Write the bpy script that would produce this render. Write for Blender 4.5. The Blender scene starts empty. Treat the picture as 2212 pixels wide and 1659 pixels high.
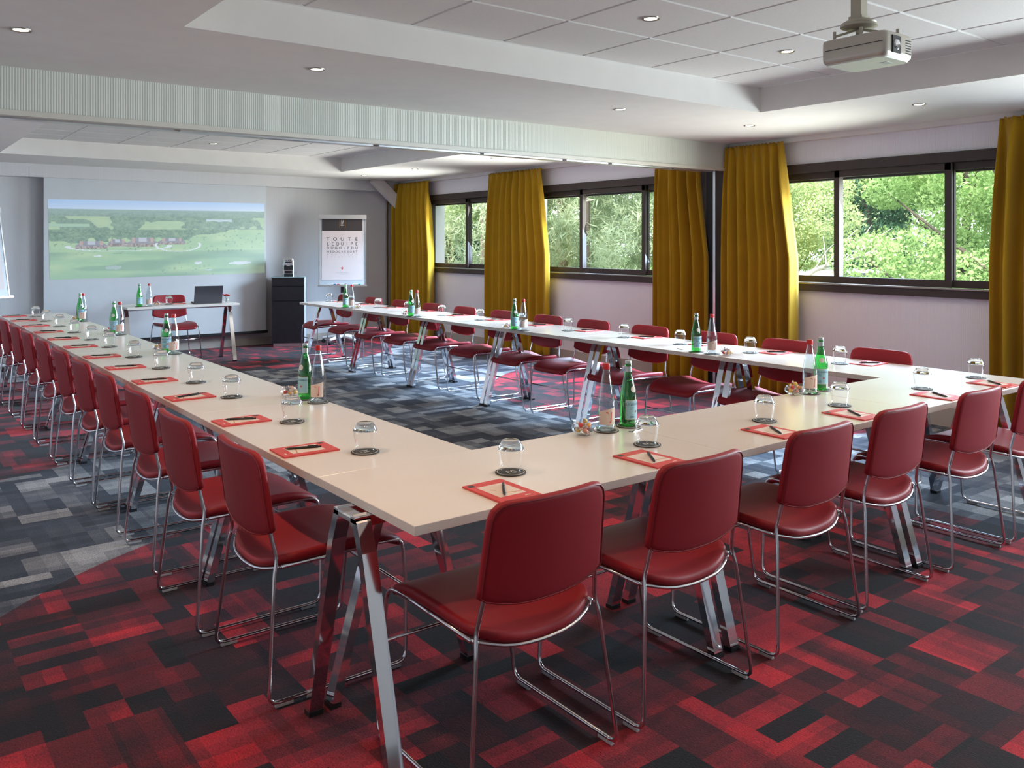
import bpy, math, random
from mathutils import Vector, Matrix
random.seed(7)
R = math.radians
sc = bpy.context.scene
C = sc.collection

# ------------------------------------------------------------------ camera
W_PX, H_PX = 2212.0, 1659.0
F_PX, CY_PX, YAW, EYE = 1855.76, 525.44, 0.651524, 1.50
cd = bpy.data.cameras.new('camera'); cam = bpy.data.objects.new('camera', cd); C.objects.link(cam)
cd.sensor_fit = 'HORIZONTAL'; cd.sensor_width = 36.0
cd.lens = F_PX / W_PX * 36.0
cd.shift_y = -(H_PX / 2 - CY_PX) / W_PX
cd.clip_start = 0.05; cd.clip_end = 400
cam.location = (0, 0, EYE); cam.rotation_euler = (R(90), 0, -YAW)
sc.camera = cam

# ------------------------------------------------------------------ world, light, exposure
sc.view_settings.view_transform = 'Standard'; sc.view_settings.look = 'None'
sc.view_settings.gamma = 1.0; sc.view_settings.use_curve_mapping = False
sc.view_settings.exposure = 0.08
sc.cycles.use_denoising = True
sc.cycles.max_bounces = 10; sc.cycles.diffuse_bounces = 4; sc.cycles.glossy_bounces = 4
sc.cycles.transmission_bounces = 8; sc.cycles.transparent_max_bounces = 24
sc.cycles.caustics_reflective = False; sc.cycles.caustics_refractive = False
sc.cycles.sample_clamp_indirect = 6.0

world = bpy.data.worlds.new('overcast_sky'); sc.world = world; world.use_nodes = True
bgn = world.node_tree.nodes['Background']
bgn.inputs[0].default_value = (0.80, 0.90, 1.0, 1); bgn.inputs[1].default_value = 5.5

def lamp(name, kind, loc, energy, color, aim=None, **kw):
    d = bpy.data.lights.new(name, kind); d.energy = energy; d.color = color
    for k, v in kw.items(): setattr(d, k, v)
    o = bpy.data.objects.new(name, d); C.objects.link(o); o.location = loc
    if aim is not None:
        o.rotation_euler = Vector(aim).to_track_quat('-Z', 'Y').to_euler()
    return o
lamp('sun', 'SUN', (-20, 2, 30), 10.0, (1.0, 0.95, 0.85), aim=(0.72, 0.25, -0.75), angle=R(18))
DAY = (0.52, 0.74, 1.0)
# added area lamps standing in for daylight at each window of the right-hand wall: from the sky downward and from the bright ground upward
GROUND = (0.95, 0.99, 0.94)
for (y, w, es, eg, az) in ((3.85, 1.6, 150, 25, 0.46), (7.4, 1.7, 180, 54, 0.16), (10.4, 1.2, 90, 31, 0.20)):
    lamp('window_skylight', 'AREA', (7.03, y, 1.64), es, DAY, aim=(-0.78, 0.34 if az > .2 else az, -0.55), shape='RECTANGLE', size=w, size_y=0.85, spread=R(100))
    lamp('window_groundlight', 'AREA', (7.03, y, 1.62), eg, GROUND, aim=(-0.90, az, 0.26), shape='RECTANGLE', size=w, size_y=0.85, spread=R(98))
lamp('window_skylight', 'AREA', (7.03, 0.6, 1.64), 85, DAY, aim=(-0.92, 0.28, -0.28), shape='RECTANGLE', size=2.4, size_y=0.85)  # added lamp at the out-of-view fourth window, filling the near chairs
lamp('window_groundlight', 'AREA', (7.03, 0.6, 1.62), 85, GROUND, aim=(-0.95, 0.05, 0.24), shape='RECTANGLE', size=2.4, size_y=0.85, spread=R(120))  # added upward fill from the same out-of-view window

# ------------------------------------------------------------------ helpers: meshes
class MB:
    def __init__(s): s.v = []; s.f = []
    def add(s, vs, fs):
        b = len(s.v); s.v += [tuple(p) for p in vs]; s.f += [tuple(i + b for i in f) for f in fs]; return s
    def box(s, c, d, rz=0):
        x, y, z = d[0] / 2, d[1] / 2, d[2] / 2; ca, sa = math.cos(rz), math.sin(rz)
        vs = [(c[0] + a * x * ca - b * y * sa, c[1] + a * x * sa + b * y * ca, c[2] + e * z)
              for a, b, e in ((-1,-1,-1),(1,-1,-1),(1,1,-1),(-1,1,-1),(-1,-1,1),(1,-1,1),(1,1,1),(-1,1,1))]
        return s.add(vs, [(0,3,2,1),(4,5,6,7),(0,1,5,4),(1,2,6,5),(2,3,7,6),(3,0,4,7)])
    def span(s, a, b):
        return s.box([(a[i] + b[i]) / 2 for i in range(3)], [abs(b[i] - a[i]) for i in range(3)])
    def slab(s, c, d, bv):                         # box with a chamfered rim all round
        x, y, z = d[0] / 2, d[1] / 2, d[2] / 2
        vs = []
        for (k, zz) in ((bv, -z), (0, -z + bv), (0, z - bv), (bv, z)):
            for a, b in ((-1,-1),(1,-1),(1,1),(-1,1)):
                vs.append((c[0] + a * (x - k), c[1] + b * (y - k), c[2] + zz))
        fs = [(3,2,1,0), (12,13,14,15)]
        for l in range(3):
            for k in range(4):
                a = l * 4 + k; b = l * 4 + (k + 1) % 4; fs.append((a, b, b + 4, a + 4))
        return s.add(vs, fs)
    def bar(s, p0, p1, w, t, up=(0, 0, 1)):        # rectangular bar, w along 'side', t along the third axis
        p0, p1 = Vector(p0), Vector(p1); d = (p1 - p0).normalized(); side = d.cross(Vector(up))
        if side.length < 1e-4: side = d.cross(Vector((0, 1, 0)))
        side.normalize(); n = side.cross(d).normalized()
        vs = []
        for p in (p0, p1):
            for a, b in ((-1,-1),(1,-1),(1,1),(-1,1)): vs.append(p + side * (a * w / 2) + n * (b * t / 2))
        return s.add(vs, [(3,2,1,0),(4,5,6,7),(0,1,5,4),(1,2,6,5),(2,3,7,6),(3,0,4,7)])
    def tube(s, path, r, n=8, closed=False):
        P = [Vector(p) for p in path]; m = len(P); rings = []
        ref = Vector((0.3, 0.2, 0.93)); prev = None
        for i, p in enumerate(P):
            if closed: t = (P[(i + 1) % m] - P[i - 1])
            else: t = (P[min(i + 1, m - 1)] - P[max(i - 1, 0)])
            t.normalize()
            if prev is None: nn = t.cross(ref).normalized()
            else: nn = (prev - t * prev.dot(t)).normalized()
            prev = nn; bb = t.cross(nn)
            rr = r[i] if isinstance(r, (list, tuple)) else r
            rings.append([p + (nn * math.cos(2 * math.pi * k / n) + bb * math.sin(2 * math.pi * k / n)) * rr for k in range(n)])
        vs = [v for g in rings for v in g]; fs = []
        for i in range(m if closed else m - 1):
            j = (i + 1) % m
            for k in range(n):
                fs.append((i * n + k, i * n + (k + 1) % n, j * n + (k + 1) % n, j * n + k))
        if not closed:
            fs.append(tuple(reversed(range(n)))); fs.append(tuple((m - 1) * n + k for k in range(n)))
        return s.add(vs, fs)
    def lathe(s, prof, n=28, c=(0, 0, 0), close=False):
        vs = []; fs = []; m = len(prof)
        for (r, z) in prof:
            for k in range(n):
                a = 2 * math.pi * k / n
                vs.append((c[0] + r * math.cos(a), c[1] + r * math.sin(a), c[2] + z))
        for i in range(m if close else m - 1):
            j = (i + 1) % m
            for k in range(n):
                fs.append((i * n + k, i * n + (k + 1) % n, j * n + (k + 1) % n, j * n + k))
        if not close:
            if prof[0][0] > 1e-5: fs.append(tuple(reversed(range(n))))
            if prof[-1][0] > 1e-5: fs.append(tuple((m - 1) * n + k for k in range(n)))
        return s.add(vs, fs)
    def prism(s, poly, z0, z1):
        n = len(poly)
        vs = [(x, y, z0) for x, y in poly] + [(x, y, z1) for x, y in poly]
        fs = [tuple(reversed(range(n))), tuple(range(n, 2 * n))] + [(i, (i + 1) % n, n + (i + 1) % n, n + i) for i in range(n)]
        return s.add(vs, fs)
    def loops(s, rings, cap0=True, cap1=True):
        n = len(rings[0]); vs = [p for g in rings for p in g]; fs = []
        for i in range(len(rings) - 1):
            for k in range(n):
                fs.append((i * n + k, i * n + (k + 1) % n, (i + 1) * n + (k + 1) % n, (i + 1) * n + k))
        if cap0: fs.append(tuple(reversed(range(n))))
        if cap1: fs.append(tuple((len(rings) - 1) * n + k for k in range(n)))
        return s.add(vs, fs)
    def mesh(s, name):
        m = bpy.data.meshes.new(name); m.from_pydata([tuple(p) for p in s.v], [], s.f); m.update(); return m
    def build(s, name, m, parent=None, smooth=False, loc=None):
        return obj(name, s.mesh(name), m, parent, smooth, loc)

def obj(name, me, m=None, parent=None, smooth=False, loc=None):
    o = bpy.data.objects.new(name, me); C.objects.link(o)
    if m is not None and not me.materials: me.materials.append(m)
    if smooth:
        me.polygons.foreach_set('use_smooth', [True] * len(me.polygons))
        if smooth != 'all':
            me.set_sharp_from_angle(angle=R(38))
    if parent is not None: o.parent = parent
    if loc is not None: o.location = loc
    return o
def empty(name, loc=(0, 0, 0), rz=0):
    o = bpy.data.objects.new(name, None); C.objects.link(o); o.location = loc; o.rotation_euler = (0, 0, rz)
    o.empty_display_size = 0.1
    return o
def tag(o, label, cat, group=None, kind=None):
    o['label'] = label; o['category'] = cat
    if group: o['group'] = group
    if kind: o['kind'] = kind
    return o
def struct(o): o['kind'] = 'structure'; return o
kids = {}
def copy_tree(o, parent=None):
    c = o.copy(); C.objects.link(c); c.parent = parent
    for ch in list(o.children): copy_tree(ch, c)
    return c
ORD = ['first', 'second', 'third', 'fourth', 'fifth', 'sixth', 'seventh', 'eighth', 'ninth', 'tenth', 'eleventh', 'twelfth']

# ------------------------------------------------------------------ helpers: materials
class NT:
    def __init__(s, name):
        s.m = bpy.data.materials.new(name); s.m.use_nodes = True; s.t = s.m.node_tree; s.n = s.t.nodes; s.l = s.t.links
        s.out = s.n['Material Output']; s.b = s.n['Principled BSDF']
    def node(s, t, **kw):
        nd = s.n.new(t)
        for k, v in kw.items(): setattr(nd, k, v)
        return nd
    def set(s, inp, val):
        if hasattr(val, 'links'): s.l.new(val, inp)
        else: inp.default_value = val
    def math(s, op, a, b=0.0, c=0.0):
        nd = s.node('ShaderNodeMath', operation=op)
        for i, v in enumerate((a, b, c)):
            if i < len(nd.inputs): s.set(nd.inputs[i], v)
        return nd.outputs[0]
    def mix(s, f, a, b):
        nd = s.node('ShaderNodeMix', data_type='RGBA')
        s.set(nd.inputs[0], f); s.set(nd.inputs[6], a); s.set(nd.inputs[7], b); return nd.outputs[2]
    def ramp(s, f, stops, interp='LINEAR'):
        nd = s.node('ShaderNodeValToRGB'); cr = nd.color_ramp; cr.interpolation = interp
        while len(cr.elements) < len(stops): cr.elements.new(0.5)
        for e, (p, c) in zip(cr.elements, stops): e.position = p; e.color = (*c, 1)
        s.set(nd.inputs[0], f); return nd.outputs[0]
    def noise(s, vec, scale, detail=2, rough=0.5):
        nd = s.node('ShaderNodeTexNoise'); nd.inputs['Scale'].default_value = scale
        nd.inputs['Detail'].default_value = detail; nd.inputs['Roughness'].default_value = rough
        if vec is not None: s.l.new(vec, nd.inputs['Vector'])
        return nd.outputs[0]
    def bump(s, h, strength=0.2, dist=0.002):
        nd = s.node('ShaderNodeBump'); nd.inputs['Strength'].default_value = strength; nd.inputs['Distance'].default_value = dist
        s.l.new(h, nd.inputs['Height']); s.l.new(nd.outputs[0], s.b.inputs['Normal'])
    def coord(s, which='Object'): return s.node('ShaderNodeTexCoord').outputs[which]
MATS = {}
def mat(name, col, rough=0.5, metal=0.0, spec=0.5, var=0.0, nscale=6.0, bump=0.0, bscale=200.0, emit=None, estr=0.0, coat=0.0, sheen=0.0):
    t = NT(name); b = t.b
    b.inputs['Roughness'].default_value = rough; b.inputs['Metallic'].default_value = metal
    b.inputs['Specular IOR Level'].default_value = spec; b.inputs['Coat Weight'].default_value = coat
    b.inputs['Sheen Weight'].default_value = sheen
    co = t.coord()
    v = max(var, 0.02)
    n = t.noise(co, nscale, 3)
    c0 = tuple(max(0, x * (1 - v)) for x in col); c1 = tuple(min(1, x * (1 + v)) for x in col)
    t.l.new(t.ramp(n, [(0.3, c0), (0.7, c1)]), b.inputs['Base Color'])
    if bump: t.bump(t.noise(co, bscale, 2), bump, 0.001)
    if emit: b.inputs['Emission Color'].default_value = (*emit, 1); b.inputs['Emission Strength'].default_value = estr
    MATS[name] = t.m; return t.m
def clear_glass(name, tint, refl=0.9, power=2.6, base=0.04):
    t = NT(name); t.n.remove(t.b)
    tr = t.node('ShaderNodeBsdfTransparent'); gl = t.node('ShaderNodeBsdfGlossy'); mx = t.node('ShaderNodeMixShader')
    co = t.coord(); n = t.noise(co, 9.0, 2)
    t.l.new(t.ramp(n, [(0.3, tint), (0.7, tuple(min(1, x * 1.03) for x in tint))]), tr.inputs[0])
    gl.inputs[0].default_value = (1, 1, 1, 1); gl.inputs[1].default_value = 0.03
    lw = t.node('ShaderNodeLayerWeight'); lw.inputs[0].default_value = 0.5
    fac = t.math('ADD', t.math('MULTIPLY', t.math('POWER', lw.outputs['Facing'], power), refl), base)
    t.l.new(t.math('MINIMUM', fac, 1.0), mx.inputs[0]); t.l.new(tr.outputs[0], mx.inputs[1]); t.l.new(gl.outputs[0], mx.inputs[2])
    t.l.new(mx.outputs[0], t.out.inputs[0]); MATS[name] = t.m; return t.m
def thick_glass(name, col):
    t = NT(name); t.n.remove(t.b); g = t.node('ShaderNodeBsdfGlass'); g.inputs['IOR'].default_value = 1.45; g.inputs['Roughness'].default_value = 0.0
    n = t.noise(t.coord(), 12, 1)
    t.l.new(t.ramp(n, [(0.3, col), (0.7, col)]), g.inputs[0]); t.l.new(g.outputs[0], t.out.inputs[0]); MATS[name] = t.m; return t.m

def ribbed(name, col, axis, rough=0.75, period=0.014, strength=0.35):
    t = NT(name); co = t.coord(); sp = t.node('ShaderNodeSeparateXYZ'); t.l.new(co, sp.inputs[0])
    s = t.math('SINE', t.math('MULTIPLY', sp.outputs[axis], 2 * math.pi / period))
    n = t.noise(co, 2.5, 3)
    t.l.new(t.ramp(n, [(0.3, tuple(x * 0.97 for x in col)), (0.7, col)]), t.b.inputs['Base Color'])
    t.b.inputs['Roughness'].default_value = rough; t.b.inputs['Specular IOR Level'].default_value = 0.3
    t.bump(s, strength, 0.0015); MATS[name] = t.m; return t.m

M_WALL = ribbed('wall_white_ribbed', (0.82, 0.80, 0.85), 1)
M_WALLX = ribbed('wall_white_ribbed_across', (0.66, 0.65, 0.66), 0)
M_BEAM = ribbed('beam_white_ribbed', (0.64, 0.64, 0.57), 0, strength=0.5)
M_CEIL = mat('ceiling_plaster', (0.74, 0.71, 0.68), 0.85, spec=0.2, bump=0.05)
M_TILE = mat('ceiling_tile_mineral', (0.66, 0.64, 0.63), 0.9, spec=0.15, var=0.03, nscale=90, bump=0.12, bscale=350)
M_GRID = mat('ceiling_grid_white_metal', (0.80, 0.80, 0.80), 0.35, spec=0.6)
M_BASE = mat('baseboard_beige', (0.45, 0.40, 0.35), 0.5)
M_ALU = mat('brushed_aluminium', (0.62, 0.62, 0.63), 0.3, metal=1.0)
M_TRACK = mat('track_cream_metal', (0.62, 0.58, 0.50), 0.35, spec=0.6)
M_CHROME = mat('polished_chrome', (0.78, 0.78, 0.80), 0.07, metal=1.0)
M_CHROMEROD = mat('chrome_rod', (0.70, 0.70, 0.72), 0.14, metal=1.0)
M_VINYL = mat('red_vinyl', (0.28, 0.010, 0.017), 0.50, spec=0.32, var=0.06, nscale=3, bump=0.06, bscale=500, sheen=0.03)
M_PIPING = mat('red_piping', (0.22, 0.012, 0.018), 0.5)
M_TOP = mat('cream_laminate', (0.73, 0.665, 0.605), 0.22, spec=0.65, var=0.012, nscale=2)
M_EDGE = mat('cream_edge_band', (0.62, 0.52, 0.44), 0.4)
M_BLACK = mat('black_plastic', (0.012, 0.012, 0.014), 0.4)
M_WHITEPL = mat('white_plastic', (0.75, 0.75, 0.76), 0.35)
M_GLIDE = mat('grey_glide', (0.42, 0.42, 0.44), 0.4)
M_FRAME = mat('brown_aluminium_frame', (0.058, 0.044, 0.041), 0.5, spec=0.25)
M_CURT = mat('mustard_curtain', (0.43, 0.245, 0.010), 0.85, spec=0.15, var=0.06, nscale=4, bump=0.15, bscale=700, sheen=0.2)
M_PANE = clear_glass('window_pane', (0.97, 0.985, 0.98), refl=0.5, power=6.0, base=0.012)
M_GLASS = clear_glass('tumbler_wall', (0.985, 0.99, 0.99), refl=0.75, power=3.4, base=0.015)
M_GBASE = thick_glass('tumbler_base', (0.97, 0.98, 0.98))
M_BGREEN = clear_glass('green_bottle', (0.20, 0.72, 0.26), refl=0.8, power=2.2, base=0.06)
M_BCLEAR = clear_glass('clear_bottle', (0.80, 0.86, 0.88), refl=0.8, power=2.0, base=0.06)
M_REDCAP = mat('red_cap', (0.55, 0.015, 0.012), 0.35)
M_SILVER = mat('silver_foil', (0.45, 0.52, 0.52), 0.35, metal=0.6)
M_LBLUE = mat('pale_blue_label', (0.33, 0.60, 0.66), 0.5)
M_LCREAM = mat('cream_label', (0.72, 0.58, 0.48), 0.5)
M_NAVY = mat('navy_print', (0.02, 0.05, 0.14), 0.5)
M_REDPR = mat('red_print', (0.62, 0.03, 0.03), 0.5)
M_COAST = mat('dark_coaster', (0.045, 0.038, 0.032), 0.65)
M_CRING = mat('coaster_print', (0.70, 0.66, 0.58), 0.6)
M_PADRED = mat('red_cover', (0.60, 0.055, 0.05), 0.45)
M_PADWH = mat('cream_print', (0.74, 0.62, 0.54), 0.5)
M_PEN = mat('black_pen', (0.012, 0.011, 0.011), 0.3)
M_ORANGE = mat('ochre_print', (0.55, 0.22, 0.06), 0.5)
M_PAPER = mat('poster_paper', (0.66, 0.575, 0.565), 0.6, var=0.015)
M_BOARD = mat('flipchart_grey', (0.50, 0.54, 0.58), 0.35)
M_INK = mat('dark_ink', (0.035, 0.028, 0.03), 0.6)
M_INKL = mat('pale_ink', (0.36, 0.32, 0.33), 0.6)
M_GOLD = mat('gold_print', (0.45, 0.26, 0.10), 0.5)
M_CAB = mat('black_wood_veneer', (0.013, 0.011, 0.016), 0.45, var=0.3, nscale=14)
M_CABTOP = mat('grey_glass_top', (0.28, 0.42, 0.44), 0.12)
M_LAPTOP = mat('laptop_grey', (0.09, 0.09, 0.105), 0.4, metal=0.3)
M_DARK = mat('dark_recess', (0.01, 0.01, 0.01), 0.7)
M_SCREEN = mat('projection_cloth', (0.62, 0.64, 0.66), 0.9, spec=0.1, var=0.01)
M_PROJ = mat('projector_champagne', (0.50, 0.46, 0.40), 0.35, metal=0.35)
M_PROJW = mat('projector_white', (0.66, 0.70, 0.66), 0.35)
M_STEM = mat('mount_beige', (0.42, 0.38, 0.30), 0.45, metal=0.2)
M_FLOWER = mat('red_petal', (0.50, 0.02, 0.02), 0.6)
M_STALK = mat('green_stalk', (0.05, 0.16, 0.03), 0.6)
M_LENS = mat('lamp_lens', (1, 0.95, 0.85), 0.3, emit=(1.0, 0.88, 0.70), estr=5.0)
M_RING = mat('lamp_ring', (0.30, 0.26, 0.22), 0.3, metal=0.8)

# carpet: plaid of loop-pile rectangles, big round red islands on a blue-grey ground
def carpet():
    t = NT('plaid_carpet'); co = t.coord(); sp = t.node('ShaderNodeSeparateXYZ'); t.l.new(co, sp.inputs[0])
    x, y = sp.outputs[0], sp.outputs[1]
    def cell(sx, sy, ox=0.0, oy=0.0, seed=0.0):
        a = t.math('FLOOR', t.math('MULTIPLY_ADD', x, 1 / sx, ox)); b = t.math('FLOOR', t.math('MULTIPLY_ADD', y, 1 / sy, oy))
        cb = t.node('ShaderNodeCombineXYZ'); t.l.new(a, cb.inputs[0]); t.l.new(b, cb.inputs[1]); cb.inputs[2].default_value = seed
        wn = t.node('ShaderNodeTexWhiteNoise', noise_dimensions='3D'); t.l.new(cb.outputs[0], wn.inputs[0]); return wn.outputs[0]
    tile = cell(0.5, 0.5, 0.1, 0.2, 1.5); half = cell(0.25, 0.25, 0.2, 0.4, 9.5)
    g1 = cell(0.25, 0.0833, 0.2, 0.2, 2.5); g2 = cell(0.0833, 0.25, 0.6, 0.4, 3.5); g3 = cell(0.125, 0.125, 0.4, 0.8, 4.5)
    g4 = cell(0.0625, 0.5, 0.8, 0.2, 5.5); g5 = cell(0.5, 0.0625, 0.1, 0.6, 6.5); g6 = cell(0.1667, 0.25, 0.3, 0.4, 7.5)
    def pick(sel, a, b, th):
        k = t.math('GREATER_THAN', sel, th)
        return t.math('ADD', t.math('MULTIPLY', a, t.math('SUBTRACT', 1.0, k)), t.math('MULTIPLY', b, k))
    base = pick(tile, pick(half, g1, g6, 0.45), pick(half, g2, g3, 0.6), 0.5)
    v = t.math('ADD', t.math('MULTIPLY', base, 0.60), t.math('ADD', t.math('MULTIPLY', g4, 0.12), t.math('ADD', t.math('MULTIPLY', g5, 0.12), t.math('MULTIPLY', half, 0.16))))
    soft = t.noise(co, 7.0, 3)
    v = t.math('ADD', v, t.math('MULTIPLY', t.math('SUBTRACT', soft, 0.5), 0.22))
    red = t.ramp(v, [(0.24, (0.010, 0.010, 0.014)), (0.40, (0.026, 0.010, 0.015)), (0.52, (0.070, 0.011, 0.018)),
                     (0.66, (0.15, 0.014, 0.023)), (0.85, (0.46, 0.022, 0.036))])
    grey = t.ramp(v, [(0.22, (0.020, 0.024, 0.036)), (0.38, (0.042, 0.048, 0.066)), (0.52, (0.082, 0.087, 0.102)),
                      (0.66, (0.17, 0.173, 0.183)), (0.84, (0.32, 0.32, 0.32))])
    inside = None
    for cx, cy, rad in ((2.30, 2.25, 2.53), (7.2, 5.9, 2.36), (0.0, 8.6, 2.42), (4.1, 12.4, 2.52)):
        dx = t.math('SUBTRACT', x, cx); dy = t.math('SUBTRACT', y, cy)
        d = t.math('SQRT', t.math('ADD', t.math('MULTIPLY', dx, dx), t.math('MULTIPLY', dy, dy)))
        k = t.math('LESS_THAN', d, rad); inside = k if inside is None else t.math('MAXIMUM', inside, k)
    col = t.mix(inside, grey, red)
    mp = t.node('ShaderNodeMapping'); mp.inputs['Scale'].default_value = (240, 60, 60); t.l.new(co, mp.inputs[0])
    rib = t.noise(mp.outputs[0], 1.0, 2, 0.7)
    fine = t.noise(co, 190, 3, 0.7)
    k = t.math('MAXIMUM', 0.25, t.math('ADD', -1.0, t.math('ADD', t.math('MULTIPLY', rib, 1.5), t.math('MULTIPLY', fine, 2.5))))
    cm = t.node('ShaderNodeVectorMath', operation='SCALE'); t.l.new(col, cm.inputs[0]); t.l.new(k, cm.inputs['Scale'])
    t.l.new(cm.outputs[0], t.b.inputs['Base Color'])
    t.b.inputs['Roughness'].default_value = 0.80; t.b.inputs['Specular IOR Level'].default_value = 0.10
    t.b.inputs['Sheen Weight'].default_value = 0.08; t.b.inputs['Sheen Roughness'].default_value = 0.5
    t.bump(t.math('ADD', rib, fine), 0.5, 0.003)
    return t.m
M_CARPET = carpet()

# ------------------------------------------------------------------ text as flat meshes
def text_mesh(body, size=1.0, align='CENTER', spacing=1.0):
    cu = bpy.data.curves.new('lettering', 'FONT'); cu.body = body; cu.size = size; cu.align_x = align; cu.align_y = 'CENTER'
    cu.space_character = spacing; cu.resolution_u = 2
    o = bpy.data.objects.new('lettering', cu); C.objects.link(o)
    dg = bpy.context.evaluated_depsgraph_get(); me = bpy.data.meshes.new_from_object(o.evaluated_get(dg))
    vs = [tuple(v.co) for v in me.vertices]; fs = [tuple(p.vertices) for p in me.polygons]
    bpy.data.objects.remove(o); bpy.data.curves.remove(cu); bpy.data.meshes.remove(me)
    return vs, fs

# ------------------------------------------------------------------ room shell
XW, YB, XL, YN = 7.10, 12.40, -1.30, -1.60
ZS, ZT = 2.50, 2.69
T1 = (1.20, 5.49, 0.55, 4.07); T2 = (1.25, 5.40, 7.10, 11.03)
fl = struct(MB().span((XL - .3, YN - .3, -0.12), (XW, YB + .3, 0)).build('floor', M_CARPET))
cm_ = MB()
xs = (XL - .3, XW + .35); 
def soffit(m, x0, x1, y0, y1): m.span((x0, y0, ZS), (x1, y1, 2.95))
soffit(cm_, xs[0], xs[1], YN - .3, T1[2]); soffit(cm_, xs[0], xs[1], T1[3], T2[2]); soffit(cm_, xs[0], xs[1], T2[3], YB + .3)
for T in (T1, T2): soffit(cm_, xs[0], T[0], T[2], T[3]); soffit(cm_, T[1], xs[1], T[2], T[3]); cm_.span((T[0], T[2], ZT + .02), (T[1], T[3], 2.95))
ceil = struct(cm_.build('ceiling', M_CEIL))
tile_me = {}
def tiles(xl, yl):
    gb = MB()
    for i in range(len(xl) - 1):
        for j in range(len(yl) - 1):
            w, d = xl[i + 1] - xl[i] - .016, yl[j + 1] - yl[j] - .016
            key = (round(w, 3), round(d, 3))
            if key not in tile_me:
                m = MB().slab((0, 0, 0), (w, d, .016), .004).mesh('ceiling_tile'); m.materials.append(M_TILE); tile_me[key] = m
            obj('ceiling_tile', tile_me[key], None, ceil, False, ((xl[i] + xl[i + 1]) / 2, (yl[j] + yl[j + 1]) / 2, ZT + .005))
    for x in xl[1:-1]: MB().span((x - .012, yl[0], ZT + .002), (x + .012, yl[-1], ZT + .012)).build('grid_bar', M_GRID, ceil)
    for y in yl[1:-1]: MB().span((xl[0], y - .012, ZT + .003), (xl[-1], y + .012, ZT + .013)).build('grid_bar', M_GRID, ceil)
    for (a, b) in (((xl[0], yl[0]), (xl[-1], yl[0] + .02)), ((xl[0], yl[-1] - .02), (xl[-1], yl[-1])), ((xl[0], yl[0]), (xl[0] + .02, yl[-1])), ((xl[-1] - .02, yl[0]), (xl[-1], yl[-1]))):
        MB().span((*a, ZT - .004), (*b, ZT)).build('edge_angle', M_GRID, ceil)
tiles([1.20, 1.775, 2.395, 3.02, 3.645, 4.265, 4.89, 5.49], [0.55, 1.13, 1.71, 2.30, 2.885, 3.465, 4.07])
tiles([1.25, 1.85, 2.46, 3.07, 3.68, 4.29, 4.90, 5.40], [7.10, 7.65, 8.25, 8.85, 9.45, 10.05, 10.54, 11.03])

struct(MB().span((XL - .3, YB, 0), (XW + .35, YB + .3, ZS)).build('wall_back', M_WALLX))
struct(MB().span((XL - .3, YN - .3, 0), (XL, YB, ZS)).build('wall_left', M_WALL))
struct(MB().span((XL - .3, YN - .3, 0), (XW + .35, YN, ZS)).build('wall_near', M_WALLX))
WIN = [(2.42, 5.30), (6.06, 8.92), (9.32, 11.46), (-0.9, 2.1)]  # last opening is added out of view, for the near fill lamps
ZB, ZH = 1.055, 2.245
wr = MB(); ys = [YN - .3] + [v for w in sorted(WIN) for v in w] + [YB + .3]
wr.span((XW, YN - .3, -0.9), (XW + .3, YB + .3, ZB)); wr.span((XW, YN - .3, ZH), (XW + .3, YB + .3, ZS))
for k in range(0, len(ys), 2): wr.span((XW, ys[k], ZB), (XW + .3, ys[k + 1], ZH))
struct(wr.build('wall_right', M_WALL))

# windows: brown aluminium frames with sliding sashes
def window(n, y0, y1, mull):
    w = struct(empty('window_%d' % n, (XW, (y0 + y1) / 2, ZB)))
    oy, oz = (y0 + y1) / 2, ZB; X = 0.0
    def fr(name, a, b, par=w, m=M_FRAME): return MB().span((a[0], a[1] - oy, a[2] - oz), (b[0], b[1] - oy, b[2] - oz)).build(name, m, par)
    fr('frame_rail', (-.035, y0, ZB), (.09, y1, ZB + .075)); fr('frame_rail', (-.03, y0, ZH - .085), (.09, y1, ZH))
    fr('frame_stile', (-.03, y0, ZB + .075), (.09, y0 + .06, ZH - .085)); fr('frame_stile', (-.03, y1 - .06, ZB + .075), (.09, y1, ZH - .085))
    fr('frame_lip', (-.045, y0, ZB + .066), (-.03, y1, ZB + .076), m=M_RING)
    fr('shutter_box', (.10, y0, ZH - .16), (.16, y1, ZH), m=M_BASE if False else M_FRAME)
    edges = [y0 + .05] + list(mull) + [y1 - .05]
    for k in range(len(edges) - 1):
        a, b = edges[k], edges[k + 1]; off = -.008 if (k % 2 == 1) else .03
        if len(edges) == 3: off = -.008 if k == 1 else .03
        sb = .062
        s = fr('sash', (off, a - .02, ZB + .08), (off + .032, b + .02, ZB + .08 + sb))
        me = MB()
        def q(p0, p1): me.span((p0[0], p0[1] - oy, p0[2] - oz), (p1[0], p1[1] - oy, p1[2] - oz))
        q((off, a - .025, ZB + .08 + sb), (off + .032, a + .03, ZH - .09)); q((off, b - .03, ZB + .08 + sb), (off + .032, b + .025, ZH - .09))
        q((off, a - .02, ZH - .145), (off + .032, b + .02, ZH - .09))
        me.build('sash_frame', M_FRAME, s)
        fr('pane', (off + .012, a + .025, ZB + .08 + sb - .005), (off + .018, b - .025, ZH - .14), par=s, m=M_PANE)
window(1, 2.42, 5.30, (3.42, 4.43)); window(2, 6.06, 8.92, (6.84, 7.90)); window(3, 9.32, 11.46, (10.39,)); window(4, -0.9, 2.1, (0.1, 1.1))  # window 4 is an unseen addition that goes with the near fill light

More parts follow.
